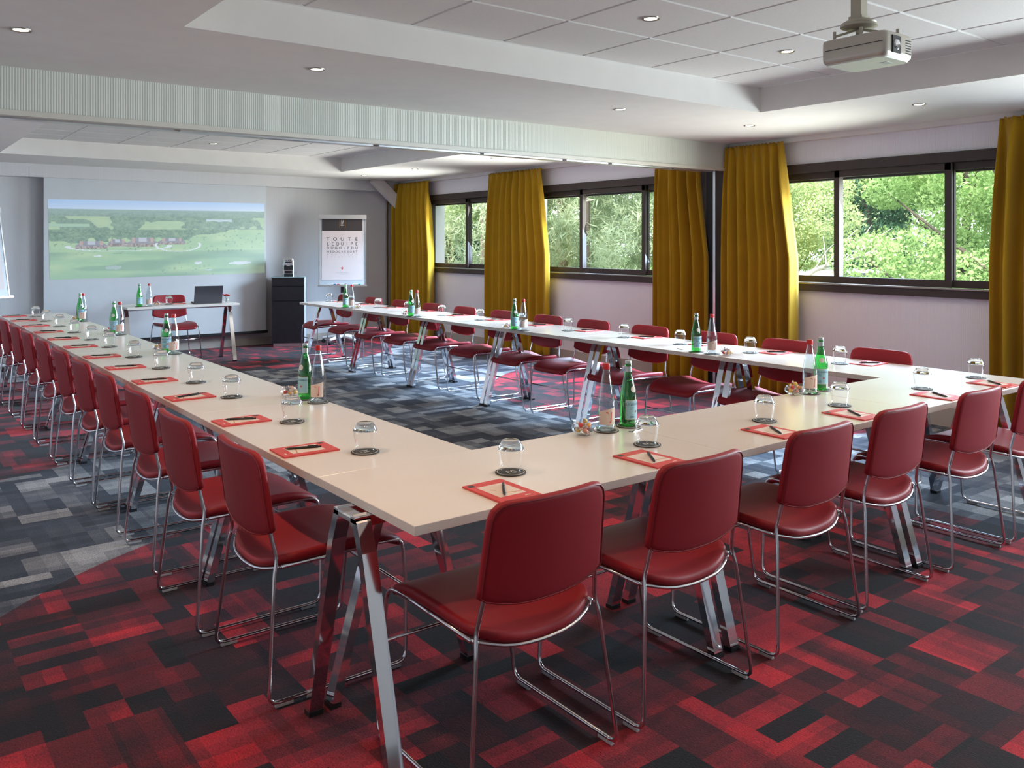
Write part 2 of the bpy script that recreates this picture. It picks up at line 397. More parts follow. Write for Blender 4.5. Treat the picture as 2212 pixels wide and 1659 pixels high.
# beam with folding-wall tracks
bm = struct(MB().span((XL, 5.59, 2.245), (XW, 5.86, ZS)).build('trim_1', M_BEAM))
for (y0, y1, z0, z1) in ((5.575, 5.60, 2.225, 2.255), (5.60, 5.70, 2.232, 2.245), (5.755, 5.87, 2.232, 2.245)):
    MB().span((XL, y0, z0), (XW, y1, z1)).build('track_lip', M_TRACK, bm)
for x0, x1 in ((XL, 1.62), (1.66, 3.05), (3.10, 4.02), (4.06, 4.9), (4.95, 5.45), (5.5, 6.3), (6.33, XW)):
    MB().span((x0, 5.70, 2.222), (x1, 5.755, 2.236)).build('track', M_ALU, bm)
# drop beam over the projection screen, sloping brace, curtain pelmet, post, baseboards
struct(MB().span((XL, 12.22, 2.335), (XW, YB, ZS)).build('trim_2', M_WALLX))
br = MB(); br.bar((6.50, 12.13, 2.53), (6.99, 12.13, 2.10), 0.16, 0.10, up=(0, 1, 0)); struct(br.build('trim_3', M_CEIL))
struct(MB().span((7.02, YN, 2.455), (XW, 5.58, ZS)).span((7.02, 5.87, 2.455), (XW, 12.21, ZS)).build('trim_4', M_CEIL))
pst = struct(MB().span((6.90, 5.66, 0), (7.10, 5.69, 2.23)).build('trim_5', M_ALU))
MB().span((6.93, 5.70, 0), (7.10, 5.80, 2.23)).build('seal', M_DARK, pst)
struct(MB().span((XL, YB - .018, 0), (6.0, YB, 0.11)).span((6.0, YB - .018, 0), (XW, YB, 0.11)).build('baseboard_back', M_BASE))
struct(MB().span((XW - .02, YN, 0), (XW, YB - .02, 0.16)).build('baseboard_right', M_BASE))
struct(MB().span((6.86, 12.36, 0), (6.89, YB, 2.335)).build('trim_6', M_ALU))

# ------------------------------------------------------------------ downlights
WARM = (1.0, 0.66, 0.40)
def make_downlight():
    r = empty('downlight')
    MB().lathe([(.033, .002), (.036, -.004), (.046, -.005), (.048, .002)], 24, close=True).build('trim_ring', M_RING, r, True)
    MB().lathe([(.0, -.0035), (.024, -.0045), (.034, -.002), (.034, .001), (0, .001)], 24).build('lens', M_LENS, r, True)
    return r
dl0 = make_downlight(); first = True
DLS = [(0.61, 4.59, ZS, 'left end of the ceiling strip before the beam', 46), (2.10, 4.60, ZS, 'ceiling strip before the beam, second from the left', 26),
       (4.53, 4.61, ZS, 'ceiling strip before the beam, third from the left', 22), (6.03, 4.58, ZS, 'ceiling corner above the curtain by the beam', 14),
       (6.08, 3.14, ZS, 'white ceiling strip above the nearest window', 14),
       (3.33, 3.16, ZT - .004, 'tiled ceiling tray left of the projector', 30), (4.57, 3.19, ZT - .004, 'tiled ceiling tray nearest the projector', 26),
       (5.95, 11.40, ZS, 'far ceiling corner beside the sloping brace', 10), (5.97, 9.98, ZS, 'far ceiling strip above the far window', 12),
       (5.97, 8.17, ZS, 'far ceiling strip just behind the beam', 12), (3.37, 10.29, ZT - .004, 'far tiled ceiling tray above the desk', 18),
       (0.61, 3.0, ZS, 'left ceiling strip beside the near tray', 58), (0.61, 1.5, ZS, 'left ceiling strip nearest the camera', 50),
       (2.085, 1.98, ZT - .004, 'near tray above the front chairs, left', 38), (3.33, 1.40, ZT - .004, 'near tray above the front chairs, middle', 28),
       (4.57, 1.42, ZT - .004, 'near tray above the front chairs, right', 20), (2.10, 8.6, ZT - .004, 'far tray hidden behind the beam, left', 18),
       (0.61, 6.6, ZS, 'left ceiling strip behind the beam', 38), (0.61, 9.2, ZS, 'left ceiling strip toward the screen', 26), (4.57, 8.6, ZT - .004, 'far tray hidden behind the beam, right', 14)]
for (x, y, z, where, e) in DLS:
    d = dl0 if first else copy_tree(dl0); first = False
    d.location = (x, y, z); tag(d, 'small round lit downlight in the ' + where, 'downlight', 'recessed ceiling downlights')
    lamp('downlight_beam', 'SPOT', (x, y, z - .03), e * 0.82, WARM, aim=(0, 0, -1), spot_size=R(112), spot_blend=0.75, shadow_soft_size=0.03)

# ------------------------------------------------------------------ curtains
def curtain(ya0, ya1, yb0, yb1, zt, folds, seed, label):
    rnd = random.Random(seed); nf = folds; N = nf * 14; rows = 26
    ph = [rnd.uniform(-.5, .5) for _ in range(nf + 2)]; am = [rnd.uniform(.45, 1.3) for _ in range(nf + 2)]
    vs = []; fs = []
    for j in range(rows + 1):
        t = j / rows; t = t ** 1.3; z = zt + (0.02 - zt) * t
        e = min(1, t * 2.2); ya = ya0 + (yb0 - ya0) * e; yb = ya1 + (yb1 - ya1) * e
        head = max(0.0, 1 - t / 0.055)
        for i in range(N + 1):
            u = i / N; s = u * nf; k = int(min(s, nf - 1e-6)); fr = s - k
            a = am[k] * (1 - fr) + am[k + 1] * fr; p = ph[k] * (1 - fr) + ph[k + 1] * fr
            ang = 2 * math.pi * s + p * (0.4 + 0.6 * t)
            amp = 0.072 * a * (0.35 + 0.65 * min(1, t * 6)) * (1 - .35 * head)
            x = 6.945 + amp * math.sin(ang) + 0.016 * math.sin(2.1 * ang + seed) * min(1, t * 5)
            y = ya + (yb - ya) * u + 0.016 * math.cos(ang) * min(1, 4 * t)
            x += head * 0.012 * math.sin(4 * math.pi * s)
            vs.append((x, y, z))
    for j in range(rows):
        for i in range(N):
            a = j * (N + 1) + i; fs.append((a, a + 1, a + N + 2, a + N + 1))
    y_c = (ya0 + ya1) / 2
    root = empty('curtain', (6.945, y_c, 0.02))
    pan = MB(); pan.add([(v[0] - 6.945, v[1] - y_c, v[2] - .02) for v in vs], fs)
    o = pan.build('curtain_panel', M_CURT, root, 'all'); sm = o.modifiers.new('thickness', 'SOLIDIFY'); sm.thickness = .005
    hb = MB()
    for i in range(nf * 2 + 1):
        y = ya0 + (ya1 - ya0) * (i + .5) / (nf * 2 + 1)
        hb.box((0.02, y - y_c, zt - .025), (.018, .012, .03))
    hb.build('hook_tape', M_CURT, root)
    tag(root, label, 'curtain', 'mustard curtains'); return root
curtain(12.33, 11.20, 12.33, 11.08, 2.455, 8, 1, 'mustard curtain in the far corner beside the flip chart')
curtain(9.64, 8.50, 9.75, 8.33, 2.455, 9, 2, 'mustard curtain between the two far windows')
curtain(6.52, 5.90, 6.54, 5.74, 2.455, 5, 3, 'mustard curtain just behind the ceiling beam')
curtain(5.575, 4.89, 5.60, 4.73, 2.455, 7, 4, 'mustard curtain just in front of the ceiling beam')
curtain(2.96, 2.15, 3.02, 2.10, 2.455, 6, 5, 'mustard curtain at the right edge by the nearest window')

# ------------------------------------------------------------------ tables
TL, TW, TH, TT = 1.31, 0.61, 0.74, 0.028
def swept(m, path, w, t):                           # flat bar in the local y-z plane, w along x
    n = len(path); L = []
    for i in range(n):
        a = Vector(path[max(i - 1, 0)]); b = Vector(path[min(i + 1, n - 1)]); d = (b - a).normalized(); nn = Vector((0, -d.z, d.y))
        p = Vector(path[i]); L.append([p + Vector((-w / 2, 0, 0)) - nn * t / 2, p + Vector((w / 2, 0, 0)) - nn * t / 2, p + Vector((w / 2, 0, 0)) + nn * t / 2, p + Vector((-w / 2, 0, 0)) + nn * t / 2])
    m.loops(L)
def make_table(L=TL, ua=-.03, ub=.10):
    r = empty('folding_table')
    top = MB().slab((L / 2, 0, TH - TT / 2), (L - .003, TW, TT), .0015).build('tabletop', M_TOP, r)
    for s in (-1, 1): MB().span((ua - .025, s * .055 - .015, TH - TT - .03), (L - ub + .025, s * .055 + .015, TH - TT)).build('rail', M_CHROME, r)
    for u in (ua, L - ub):
        for s in (-1, 1):
            m = MB(); swept(m, [(u, s * .040, .705), (u, s * .062, .690), (u, s * .095, .615), (u, s * .265, .015)], .046, .030)
            lg = m.build('leg', M_CHROME, r)
            f = MB(); f.box((u, s * .266, .008), (.047, .038, .016)); f.build('foot', M_BLACK, lg)
        MB().box((u, 0, .700), (.05, .14, .012)).build('head_plate', M_CHROME, r)
    return r
tb0 = make_table()
def table(x, y, rz, label, group):
    global tb0_used
    t = copy_tree(tb0) if table.used else tb0
    table.used = True; t.location = (x, y, 0); t.rotation_euler = (0, 0, rz); tag(t, label, 'table', group); return t
table.used = False
LX, RX0, RX1, Y0 = 1.189, 4.605, 4.535, 2.60
RROT = math.atan2(RX1 - RX0, TL * 6)
for k in range(6):
    table(LX + TW / 2, Y0 + k * TL, R(90), 'cream table with chrome trestle legs in the left row, %s from the camera' % ORD[k], 'tables of the left row')
for k in range(6):
    xx = RX0 + (RX1 - RX0) * k / 6 + TW / 2
    table(xx, Y0 + k * TL, R(90) - RROT, 'cream table with chrome trestle legs in the window-side row, %s from the camera' % ORD[k], 'tables of the window-side row')
FR = []
tbF = make_table(1.34, -.03, .05); tbG = make_table(1.34, .04, .05)
for k in range(3):
    t = tbF if k == 0 else tbG if k == 1 else copy_tree(tbG)
    t.location = (1.189 + 1.34 * k, 1.992 + TW / 2, 0)
    tag(t, 'cream table in the front row, ' + ('at the near left corner', 'the middle one', 'at the right end by the window')[k], 'table', 'tables of the front row')
dk = copy_tree(tbG); dk.location = (2.53, 10.78 + TW / 2, 0); dk['label'] = 'cream presenter desk standing in front of the projection screen'; dk['group'] = 'presenter desk'

# ------------------------------------------------------------------ chairs
def fillet(P, rad, n=4):
    out = [Vector(P[0])]
    for i in range(1, len(P) - 1):
        a, b, c = Vector(P[i - 1]), Vector(P[i]), Vector(P[i + 1])
        d0 = (a - b); d1 = (c - b); k = min(rad, d0.length * .45, d1.length * .45)
        p0 = b + d0.normalized() * k; p1 = b + d1.normalized() * k
        for j in range(n + 1):
            t = j / n; out.append(p0 * (1 - t) ** 2 + b * 2 * t * (1 - t) + p1 * t * t)
    out.append(Vector(P[-1])); return out
def round_poly(P, rads, n=5):
    out = []; m = len(P)
    for i in range(m):
        a, b, c = Vector(P[i - 1]), Vector(P[i]), Vector(P[(i + 1) % m]); d0 = a - b; d1 = c - b
        k = min(rads[i], d0.length * .48, d1.length * .48); p0 = b + d0.normalized() * k; p1 = b + d1.normalized() * k
        for j in range(n + 1):
            t = j / n; out.append(p0 * (1 - t) ** 2 + b * 2 * t * (1 - t) + p1 * t * t)
    return out
def resample(P, n=56):
    m = len(P); L = [0.0]
    for i in range(m): L.append(L[-1] + (P[(i + 1) % m] - P[i]).length)
    out = []; j = 0
    for k in range(n):
        d = L[-1] * k / n
        while L[j + 1] < d: j += 1
        t = (d - L[j]) / max(1e-9, L[j + 1] - L[j]); out.append(P[j].lerp(P[(j + 1) % m], t))
    return out
def make_chair():
    r = empty('stacking_chair')
    # seat cushion
    ol = round_poly([(-.222, -.185), (-.12, -.232), (.12, -.232), (.222, -.185), (.225, .20), (.205, .285), (-.205, .285), (-.225, .20)],
                    [.04, .12, .12, .04, .08, .05, .05, .08], 5)
    ol = resample(ol)
    def zf(x, y):
        z = .462 + .30 * x * x * (1 if y < .1 else max(.2, 1 - (y - .1) * 4)) - .03 * max(0, (.0 - y) / .2) * (1 - (x / .24) ** 2) 
        if y > .14: z -= .9 * (y - .14) ** 2 * 2.2
        return z
    rings = []
    for sc_, dz in ((.90, -.036), (.965, -.034), (.995, -.026), (1.0, -.017), (.992, -.007), (.97, -.001), (.90, 0), (.75, 0), (.6, 0), (.45, 0), (.3, 0), (.15, 0), (.03, 0)):
        rings.append([(p.x * sc_, (p.y - .02) * sc_ + .02, zf(p.x * sc_, (p.y - .02) * sc_ + .02) + dz) for p in ol])
    MB().loops(rings).build('seat', M_VINYL, r, 'all')
    # backrest
    bo = round_poly([(-.222, .0), (-.10, -.034), (.10, -.034), (.222, .0), (.205, .272), (-.205, .272)], [.008, .10, .10, .008, .055, .055], 5)
    bo = resample(bo)
    def bp(u, w, off):
        lean = .16; y = -.238 - lean * w + .75 * u * u * (0.6 + w) - off; z = .548 + w * .985 - off * .15
        return (u, y, z)
    rings = []
    cx, cw = 0, .12
    for sc_, off in ((.04, .013), (.3, .013), (.5, .013), (.7, .013), (.90, .013), (.965, .0115), (.992, .006), (1.0, 0), (.992, -.006), (.965, -.0115), (.90, -.013), (.7, -.013), (.5, -.013), (.3, -.013), (.04, -.013)):
        rings.append([bp(p.x * sc_, cw + (p.y - cw) * sc_, off) for p in bo])
    back = MB().loops(rings).build('backrest', M_VINYL, r, 'all')
    MB().tube([bp(p.x * .975, cw + (p.y - cw) * .975, .0125) for p in bo], .0022, 4, True).build('piping', M_PIPING, back)
    # chrome rod frames
    for s in (-1, 1):
        P = [(s * .196, -.2285, .62), (s * .200, -.2225, .550), (s * .213, -.204, .455), (s * .221, -.216, .41), (s * .265, -.252, .0155), (s * .265, .252, .0155), (s * .236, .268, .30), (s * .222, .262, .435), (s * .216, .18, .437), (s * .218, -.19, .432)]
        MB().tube(fillet(P, .035, 3), .0068, 8).build('side_frame', M_CHROMEROD, r, 'all')
        for yy in (-.20, .20): MB().slab((s * .265, yy, .0060), (.012, .06, .012), .002).build('glide', M_GLIDE, r)
    arc = [(-.218, -.15, .432), (-.216, -.19, .430), (-.12, -.232, .405), (0, -.240, .398), (.12, -.232, .405), (.216, -.19, .430), (.218, -.15, .432)]
    MB().tube(fillet(arc, .05, 3), .0058, 7).build('seat_rim', M_CHROMEROD, r, 'all')
    MB().tube([(-.236, .262, .27), (.236, .262, .27)], .0055, 7).build('cross_bar', M_CHROMEROD, r, 'all')
    return r
ch0 = make_chair(); 
def chair(x, y, rz, label, group):
    c = copy_tree(ch0) if chair.used else ch0
    chair.used = True; c.location = (x, y, 0); c.rotation_euler = (0, 0, rz); tag(c, label, 'chair', group)
chair.used = False
rc = random.Random(3)
RLEGS = [Y0 + TL * i - .03 for i in range(6)] + [Y0 + TL * i - .10 for i in range(1, 7)]
def clear(c, legs):                             # keep the sled rails off the trestle legs
    for k in range(13):
        for d in (k * .005, -k * .005):
            if all(abs(c + d + e - g) > .023 + .0165 for e in (-.265, .265) for g in legs): return c + d
    return c
FCH = [(1.53, 2.088), (2.175, 2.09), (2.89, 2.12), (3.507, 2.14), (4.20, 2.135), (4.84, 2.127)]
for k, (x, y) in enumerate(FCH):
    chair(clear(x, [2.479, 2.569, 3.819, 3.909, 5.159]), y, R(rc.uniform(-.4, .4)), 'red padded chair with chrome sled legs at the front table row, %s from the left' % ORD[k], 'chairs at the front row')
LPAD = [2.965, 3.615, 4.330, 4.960, 5.607, 6.24, 6.940, 7.592, 8.248, 8.918, 9.622, 10.252]
for k, y in enumerate(LPAD):
    chair(1.305 + (0 if k != 1 else -.03), clear(y - .035, RLEGS), R(-90 + rc.uniform(-.4, .4)), 'red padded chair with chrome sled legs at the left table row, %s from the camera' % ORD[k], 'chairs at the left row')
RCH = [2.96, 3.60, 4.29, 4.97, 5.65, 6.27, 6.98, 7.66, 8.30, 9.00, 9.68, 10.44]
for k, y in enumerate(RCH):
    chair(4.995 - .006 * k, clear(y, RLEGS), R(90 + rc.uniform(-.4, .4)), 'red padded chair with chrome sled legs on the window side, %s from the camera' % ORD[k], 'chairs at the window-side row')
chair(3.28, 11.52, R(180), 'lone red padded chair with chrome legs behind the presenter desk', 'presenter chair')

# ------------------------------------------------------------------ table-top things
def make_coaster():
    r = empty('coaster')
    MB().lathe([(.0505, 0), (.052, .001), (.052, .003), (.0512, .004), (0, .004)], 36).build('disc', M_COAST, r, True)
    MB().lathe([(.0440, .0041), (.0462, .0041), (.0462, .0044), (.0440, .0044)], 36, close=True).build('printed_ring', M_CRING, r)
    lg = MB()
    for (a, b) in (((-.016, -.012), (-.010, .014)), ((-.010, .014), (0, -.006)), ((0, -.006), (.010, .014)), ((.010, .014), (.016, -.012))):
        lg.bar((*a, .0042), (*b, .0042), .0034, .0004)
    lg.bar((-.02, -.018, .0042), (.02, -.018, .0042), .0016, .0004)
    lg.build('printed_mark', M_CRING, r)
    return r
def make_glass():
    r = empty('tumbler')
    out = [(.0340, .0), (.0365, .020), (.0405, .048), (.0440, .070), (.0435, .0745)]
    inn = [(.0422, .0735), (.0424, .069), (.0388, .047), (.0348, .020), (.0325, .0)]
    MB().lathe(out + inn, 32, close=True).build('wall', M_GLASS, r, 'all')
    MB().lathe([(0, .0745), (.041, .0745), (.0435, .0755), (.0425, .080), (.0315, .0995), (.0290, .1035), (.026, .105), (.022, .1035), (0, .1025)], 32).build('base', M_GBASE, r, True)
    return r
def make_pad():
    r = empty('notepad')
    MB().slab((0, 0, .003), (.148, .21, .006), .0008).build('cover', M_PADRED, r)
    p = MB().span((-.050, -.062, .006), (.048, .062, .0064)).build('printed_panel', M_PADWH, r)
    m = MB(); m.bar((-.01, -.03, .0066), (.044, -.045, .0066), .0035, .0003); m.bar((-.02, .0, .0066), (-.03, .018, .0066), .0014, .0003); m.build('ochre_stroke', M_ORANGE, p)
    MB().span((-.066, .074, .006), (-.044, .094, .0063)).build('printed_mark', M_BLACK, r)
    vs, fs = text_mesh('...', .016); MB().span((.026, -.088, .006), (.046, -.083, .0063)).build('printed_line', M_CRING, r)
    return r
def make_pen():
    r = empty('ballpoint_pen')
    MB().tube([(0, -.058, .0045), (0, -.056, .0045), (0, .05, .0045)], [.0035, .0045, .0045], 10).build('barrel', M_PEN, r, True)
    MB().tube([(0, -.070, .0045), (0, -.058, .0045)], [.0012, .0036], 10).build('tip', M_PEN, r, True)
    m = MB(); m.tube([(0, .05, .0045), (0, .062, .0045)], [.0032, .0028], 8); m.build('button', M_PEN, r, True)
    MB().span((-.0015, .012, .0085), (.0015, .05, .0105)).build('clip', M_PEN, r)
    return r
def wrap(vs, fs, rad, a0, z0):                       # lettering wrapped round a bottle
    return [((rad + .0003) * math.cos(a0 + v[0] / rad), (rad + .0003) * math.sin(a0 + v[0] / rad), z0 + v[1]) for v in vs], fs
def patch(m, rad, a0, a1, z0, z1, n=14, shape=None):
    vs = []; fs = []
    for i in range(n + 1):
        a = a0 + (a1 - a0) * i / n; u = i / n * 2 - 1
        lo, hi = (z0, z1) if shape is None else shape(u)
        for k in range(2): 
            rr = rad(lo if k == 0 else hi) if callable(rad) else rad
            vs.append((rr * math.cos(a), rr * math.sin(a), lo if k == 0 else hi))
    for i in range(n): fs.append((2 * i, 2 * i + 2, 2 * i + 3, 2 * i + 1))
    return m.add(vs, fs)
def make_green():
    r = empty('green_water_bottle')
    prof = [(0, .004), (.022, .003), (.031, 0), (.0345, .004), (.0352, .012), (.0352, .125), (.0335, .138), (.0275, .165), (.0190, .200), (.0150, .222), (.0136, .246), (.0150, .2475), (.0150, .253), (.0128, .2545), (.0128, .262)]
    MB().lathe(prof, 28).build('glass_body', M_BGREEN, r, 'all')
    MB().lathe([(.0138, .2565), (.0142, .2625), (.0125, .2675), (0, .2680)], 20).build('cap', M_SILVER, r, True)
    MB().lathe([(.0148, .2235), (.0140, .2450), (.0143, .2450), (.0152, .2235)], 24, close=True).build('neck_foil', M_SILVER, r, True)
    lb = patch(MB(), .0356, R(-65), R(65), .030, .108).build('label', M_LBLUE, r, True)
    bd = MB()
    for z in (.030, .1065): patch(bd, .0358, R(-65), R(65), z, z + .0025)
    for a in (-65, 61.5): patch(bd, .0358, R(a), R(a + 3.5), .030, .108, 2)
    bd.build('label_border', M_CRING, lb)
    vs, fs = text_mesh('S.PELLEGRINO', .0125); vs, fs = wrap(vs, fs, .0358, 0, .092); MB().add(vs, fs).build('lettering', M_NAVY, lb)
    st = [(.007 * (1 if k % 2 == 0 else .42) * math.cos(math.pi / 2 + k * math.pi / 5), .007 * (1 if k % 2 == 0 else .42) * math.sin(math.pi / 2 + k * math.pi / 5), 0) for k in range(10)]
    vs, fs = wrap(st, [tuple(range(10))], .0358, R(12), .062); MB().add(vs, fs).build('red_star', M_REDPR, lb)
    ln = MB()
    for z in (.078, .072, .048, .042, .037):
        patch(ln, .0358, R(-34), R(-6), z, z + .0016, 6)
    ln.build('fine_print', M_NAVY, lb)
    def rad(z): return .0340 - (z - .138) * .24 if z > .138 else .0347
    ov = MB(); patch(ov, lambda z: .0338 - max(0, z - .136) * .232 + .0006, R(-26), R(26), 0, 0, 12, lambda u: (.153 - .013 * math.sqrt(max(0, 1 - u * u)), .153 + .013 * math.sqrt(max(0, 1 - u * u))))
    ov.build('oval_label', M_CRING, r)
    return r
def make_clear():
    r = empty('clear_water_bottle')
    prof = [(0, .004), (.022, .003), (.031, 0), (.0350, .005), (.0355, .014), (.0355, .100), (.0348, .103), (.0355, .106), (.0348, .110), (.0355, .114), (.0350, .122), (.0300, .150), (.0225, .190), (.0165, .222), (.0140, .238), (.0132, .250)]
    MB().lathe(prof, 28).build('glass_body', M_BCLEAR, r, 'all')
    MB().lathe([(.0150, .2460), (.0152, .2650), (.0142, .2690), (0, .2695)], 22).build('cap', M_REDCAP, r, True)
    lb = MB(); patch(lb, .0359, R(-62), R(62), .026, .092, 14, lambda u: (.026, .088 + .010 * u)); lb = lb.build('label', M_LCREAM, r, True)
    V = [(-.013, .020, 0), (-.007, .020, 0), (.002, -.010, 0), (.006, -.004, 0), (.004, .020, 0), (.010, .020, 0), (.008, -.022, 0), (.000, -.022, 0)]
    vs, fs = wrap([(-.012, .022, 0), (-.003, .022, 0), (.0105, -.022, 0), (.0045, -.022, 0)], [(0, 3, 2, 1)], .0361, R(10), .056)
    v2, f2 = wrap([(.0075, -.022, 0), (.0105, -.022, 0), (.0135, .022, 0), (.0100, .022, 0)], [(0, 1, 2, 3)], .0361, R(10), .056)
    MB().add(vs, fs).add(v2, f2).build('red_letter', M_REDPR, lb)
    return r
def make_bowl():
    r = empty('sweet_bowl')
    out = [(.0, .0), (.026, .0), (.033, .004), (.050, .018), (.053, .030), (.045, .044)]
    inn = [(.0425, .044), (.050, .030), (.047, .020), (.031, .008), (0, .005)]
    MB().lathe(out + inn, 28).build('bowl', M_GLASS, r, 'all'); return r
SWC = [(0.62, .05, .04), (.75, .32, .06), (.80, .55, .12), (.66, .30, .22), (.30, .36, .44), (.74, .60, .52)]
SWN = ['red', 'orange', 'yellow', 'pink', 'blue', 'cream']
SWM = [mat('sweet_colour_%d' % i, c, .35) for i, c in enumerate(SWC)]
M_WRAP = mat('sweet_wrapper', (.80, .70, .66), .25, spec=.6)
def make_sweet(m):
    core = MB()
    n = 10
    core.lathe([(0, -.0085), (.006, -.0072), (.0095, 0), (.006, .0072), (0, .0085)], n)
    core.v = [(v[2] * 1.25, v[1], v[0]) for v in core.v]
    o = core.build('wrapped_sweet', m, None, 'all')
    w = MB()
    for s in (-1, 1):
        vs = [(s * .009, 0, 0)]; k = 7
        for i in range(k):
            a = 2 * math.pi * i / k; rr = .0085 * (1 if i % 2 == 0 else .55); vs.append((s * (.019 + (.002 if i % 2 else 0)), rr * math.cos(a), rr * math.sin(a)))
        w.add(vs, [(0, 1 + i, 1 + (i + 1) % k) for i in range(k)])
    w.build('wrapper', M_WRAP, o)
    return o
co0, gl0, pd0, pn0, gb0, cb0, bw0 = make_coaster(), make_glass(), make_pad(), make_pen(), make_green(), make_clear(), make_bowl()
sw0 = [make_sweet(m) for m in SWM]
used = set()
def put(proto, x, y, z, rz, label, cat, group):
    o = copy_tree(proto) if proto.name in used else proto
    used.add(proto.name); o.location = (x, y, z); o.rotation_euler = (0, 0, rz); tag(o, label, cat, group); return o
rt = random.Random(11)
def setting(px, py, gx, gy, rz, where, pen_rz, pen_off):
    put(pd0, px, py, TH, rz + R(rt.uniform(-2, 2)), 'red notepad with cream panel on ' + where, 'notepad', 'red notepads at the places')
    c, s = math.cos(rz), math.sin(rz)
    put(pn0, px + pen_off[0] * c - pen_off[1] * s, py + pen_off[0] * s + pen_off[1] * c, TH + .0064, rz + pen_rz + R(rt.uniform(-5, 5)), 'black pen lying on the notepad on ' + where, 'pen', 'black pens on the notepads')
    put(co0, gx, gy, TH, rz, 'dark coaster under the glass on ' + where, 'coaster', 'coasters under the glasses')
    put(gl0, gx, gy, TH + .0044, 0, 'upturned clear tumbler on ' + where, 'glass', 'upturned tumblers')
FGX = [1.722, 2.368, 3.084, 3.654, 4.417, 5.015]
for k, gx in enumerate(FGX):
    setting(gx - .155, 2.108, gx, 2.265, 0, 'the front table row, %s place from the left' % ORD[k], R(-35), (.005, -.005))
LGY = [2.808, 3.468, 4.209, 4.769, 5.442, 6.087, 6.787, 7.392, 8.068, 8.739, 9.423, 10.048]
for k in range(12):
    setting(1.305, LPAD[k], 1.470, LGY[k], R(-90), 'the left table row, %s place from the camera' % ORD[k], R(-22) if k != 2 else R(10), (-.004, .0))
RGY = [3.052, 3.732, 4.364, 4.952, 5.636, 6.30, 6.95, 7.638, 8.33, 9.023, 9.701, 10.312]
for k in range(12):
    setting(5.075 - .012 * k * .5, RGY[k] - .11, 4.925 - .004 * k, RGY[k], R(90), 'the window-side table row, %s place from the camera' % ORD[k], R(-45), (-.01, .02))
def bottles(gx, gy, cx, cy, where, face, bowl=None, nb=9, fg=None, fc=None):
    put(co0, gx, gy, TH, 0, 'dark coaster under the green bottle, ' + where, 'coaster', 'coasters under the bottles')
    put(co0, cx, cy, TH, 0, 'dark coaster under the clear bottle, ' + where, 'coaster', 'coasters under the bottles')
    put(gb0, gx, gy, TH + .0044, R(fg) if fg else face + R(rt.uniform(-25, 40)), 'green water bottle with pale blue label, ' + where, 'bottle', 'green water bottles')
    put(cb0, cx, cy, TH + .0044, R(fc) if fc else face + R(rt.uniform(-20, 20)), 'clear water bottle with red cap, ' + where, 'bottle', 'clear water bottles')
    if bowl:
        put(bw0, bowl[0], bowl[1], TH, 0, 'small glass bowl of wrapped sweets, ' + where, 'bowl', 'bowls of sweets')
        spots = [(0, 0, .016)] + [(.026 * math.cos(a), .026 * math.sin(a), .022) for a in (0.3, 1.55, 2.8, 4.1, 5.3)] + [(.018 * math.cos(a), .018 * math.sin(a), .040) for a in (.9, 3.0, 5.0)] + [(.003, 0, .056)]
        for i, (dx, dy, dz) in enumerate(spots[:nb]):
            ci = (i + int(gy * 7)) % len(sw0)
            lab = SWN[ci] + ' wrapped sweet ' + ('at the bottom of', 'at the rim of', 'on top of')[0 if i == 0 else 1 if i < 6 else 2] + ' the bowl, ' + where
            o = put(sw0[ci], bowl[0] + dx, bowl[1] + dy, TH + dz, rt.uniform(0, 6.28), lab, 'sweet', 'sweets in the bowl, ' + where)
            o.rotation_euler = (rt.uniform(-.5, .5), rt.uniform(-.6, .6), rt.uniform(0, 6.28))
TOC = R(-128)                                        # labels turned roughly toward the viewer
bottles(2.548, 2.545, 2.413, 2.535, 'front row, left group', R(-112), (2.295, 2.535), 10, -88, -126)
bottles(3.973, 2.570, 3.830, 2.540, 'front row, right group', R(-115), (3.735, 2.560), 10, -136, -132)
bottles(1.740, 3.945, 1.752, 3.822, 'left row, group nearest the camera', R(-112), (1.715, 4.06), 9, -159, -138)
bottles(1.705, 6.185, 1.728, 6.092, 'left row, second group from the camera', R(-110), (1.690, 6.31))
bottles(1.712, 7.745, 1.735, 7.640, 'left row, third group from the camera', R(-110), (1.695, 7.86), 7)
bottles(1.738, 9.245, 1.748, 9.160, 'left row, farthest group', R(-105), (1.735, 9.40), 7)
bottles(4.655, 3.985, 4.662, 3.852, 'window-side row, group nearest the camera', R(-130), (4.675, 3.735), 9)
bottles(4.600, 5.995, 4.610, 5.880, 'window-side row, second group', R(-125), (4.625, 6.13), 7)
bottles(4.592, 7.755, 4.600, 7.652, 'window-side row, third group', R(-120), (4.605, 7.88), 7)
bottles(4.605, 9.290, 4.615, 9.150, 'window-side row, farthest group', R(-120), (4.640, 9.03), 7)
# desk set
bottles(2.690, 10.885, 2.800, 10.885, 'presenter desk', R(-105), (2.92, 10.98), 7)
setting(3.22, 11.19, 3.08, 11.06, R(180), 'the presenter desk', R(75), (.0, .0))
def opener(x, y, rz, where):
    r = empty('bottle_opener', (x, y, TH), rz)
    MB().lathe([(.006, .0), (.011, .0), (.011, .003), (.006, .003)], 16, close=True).build('head', M_CHROME, r)
    MB().span((.009, -.0045, 0), (.075, .0045, .0028)).build('handle', M_CHROME, r)
    tag(r, 'small steel bottle opener lying on ' + where, 'bottle opener', 'bottle openers')
opener(2.475, 2.455, R(12), 'the front row beside the bottles')
opener(4.675, 4.13, R(70), 'the window-side row beside the nearest bottles')
opener(4.07, 2.50, R(30), 'the front row near the window-end bottles')
opener(1.64, 3.90, R(100), 'the left row beside the nearest bottles')
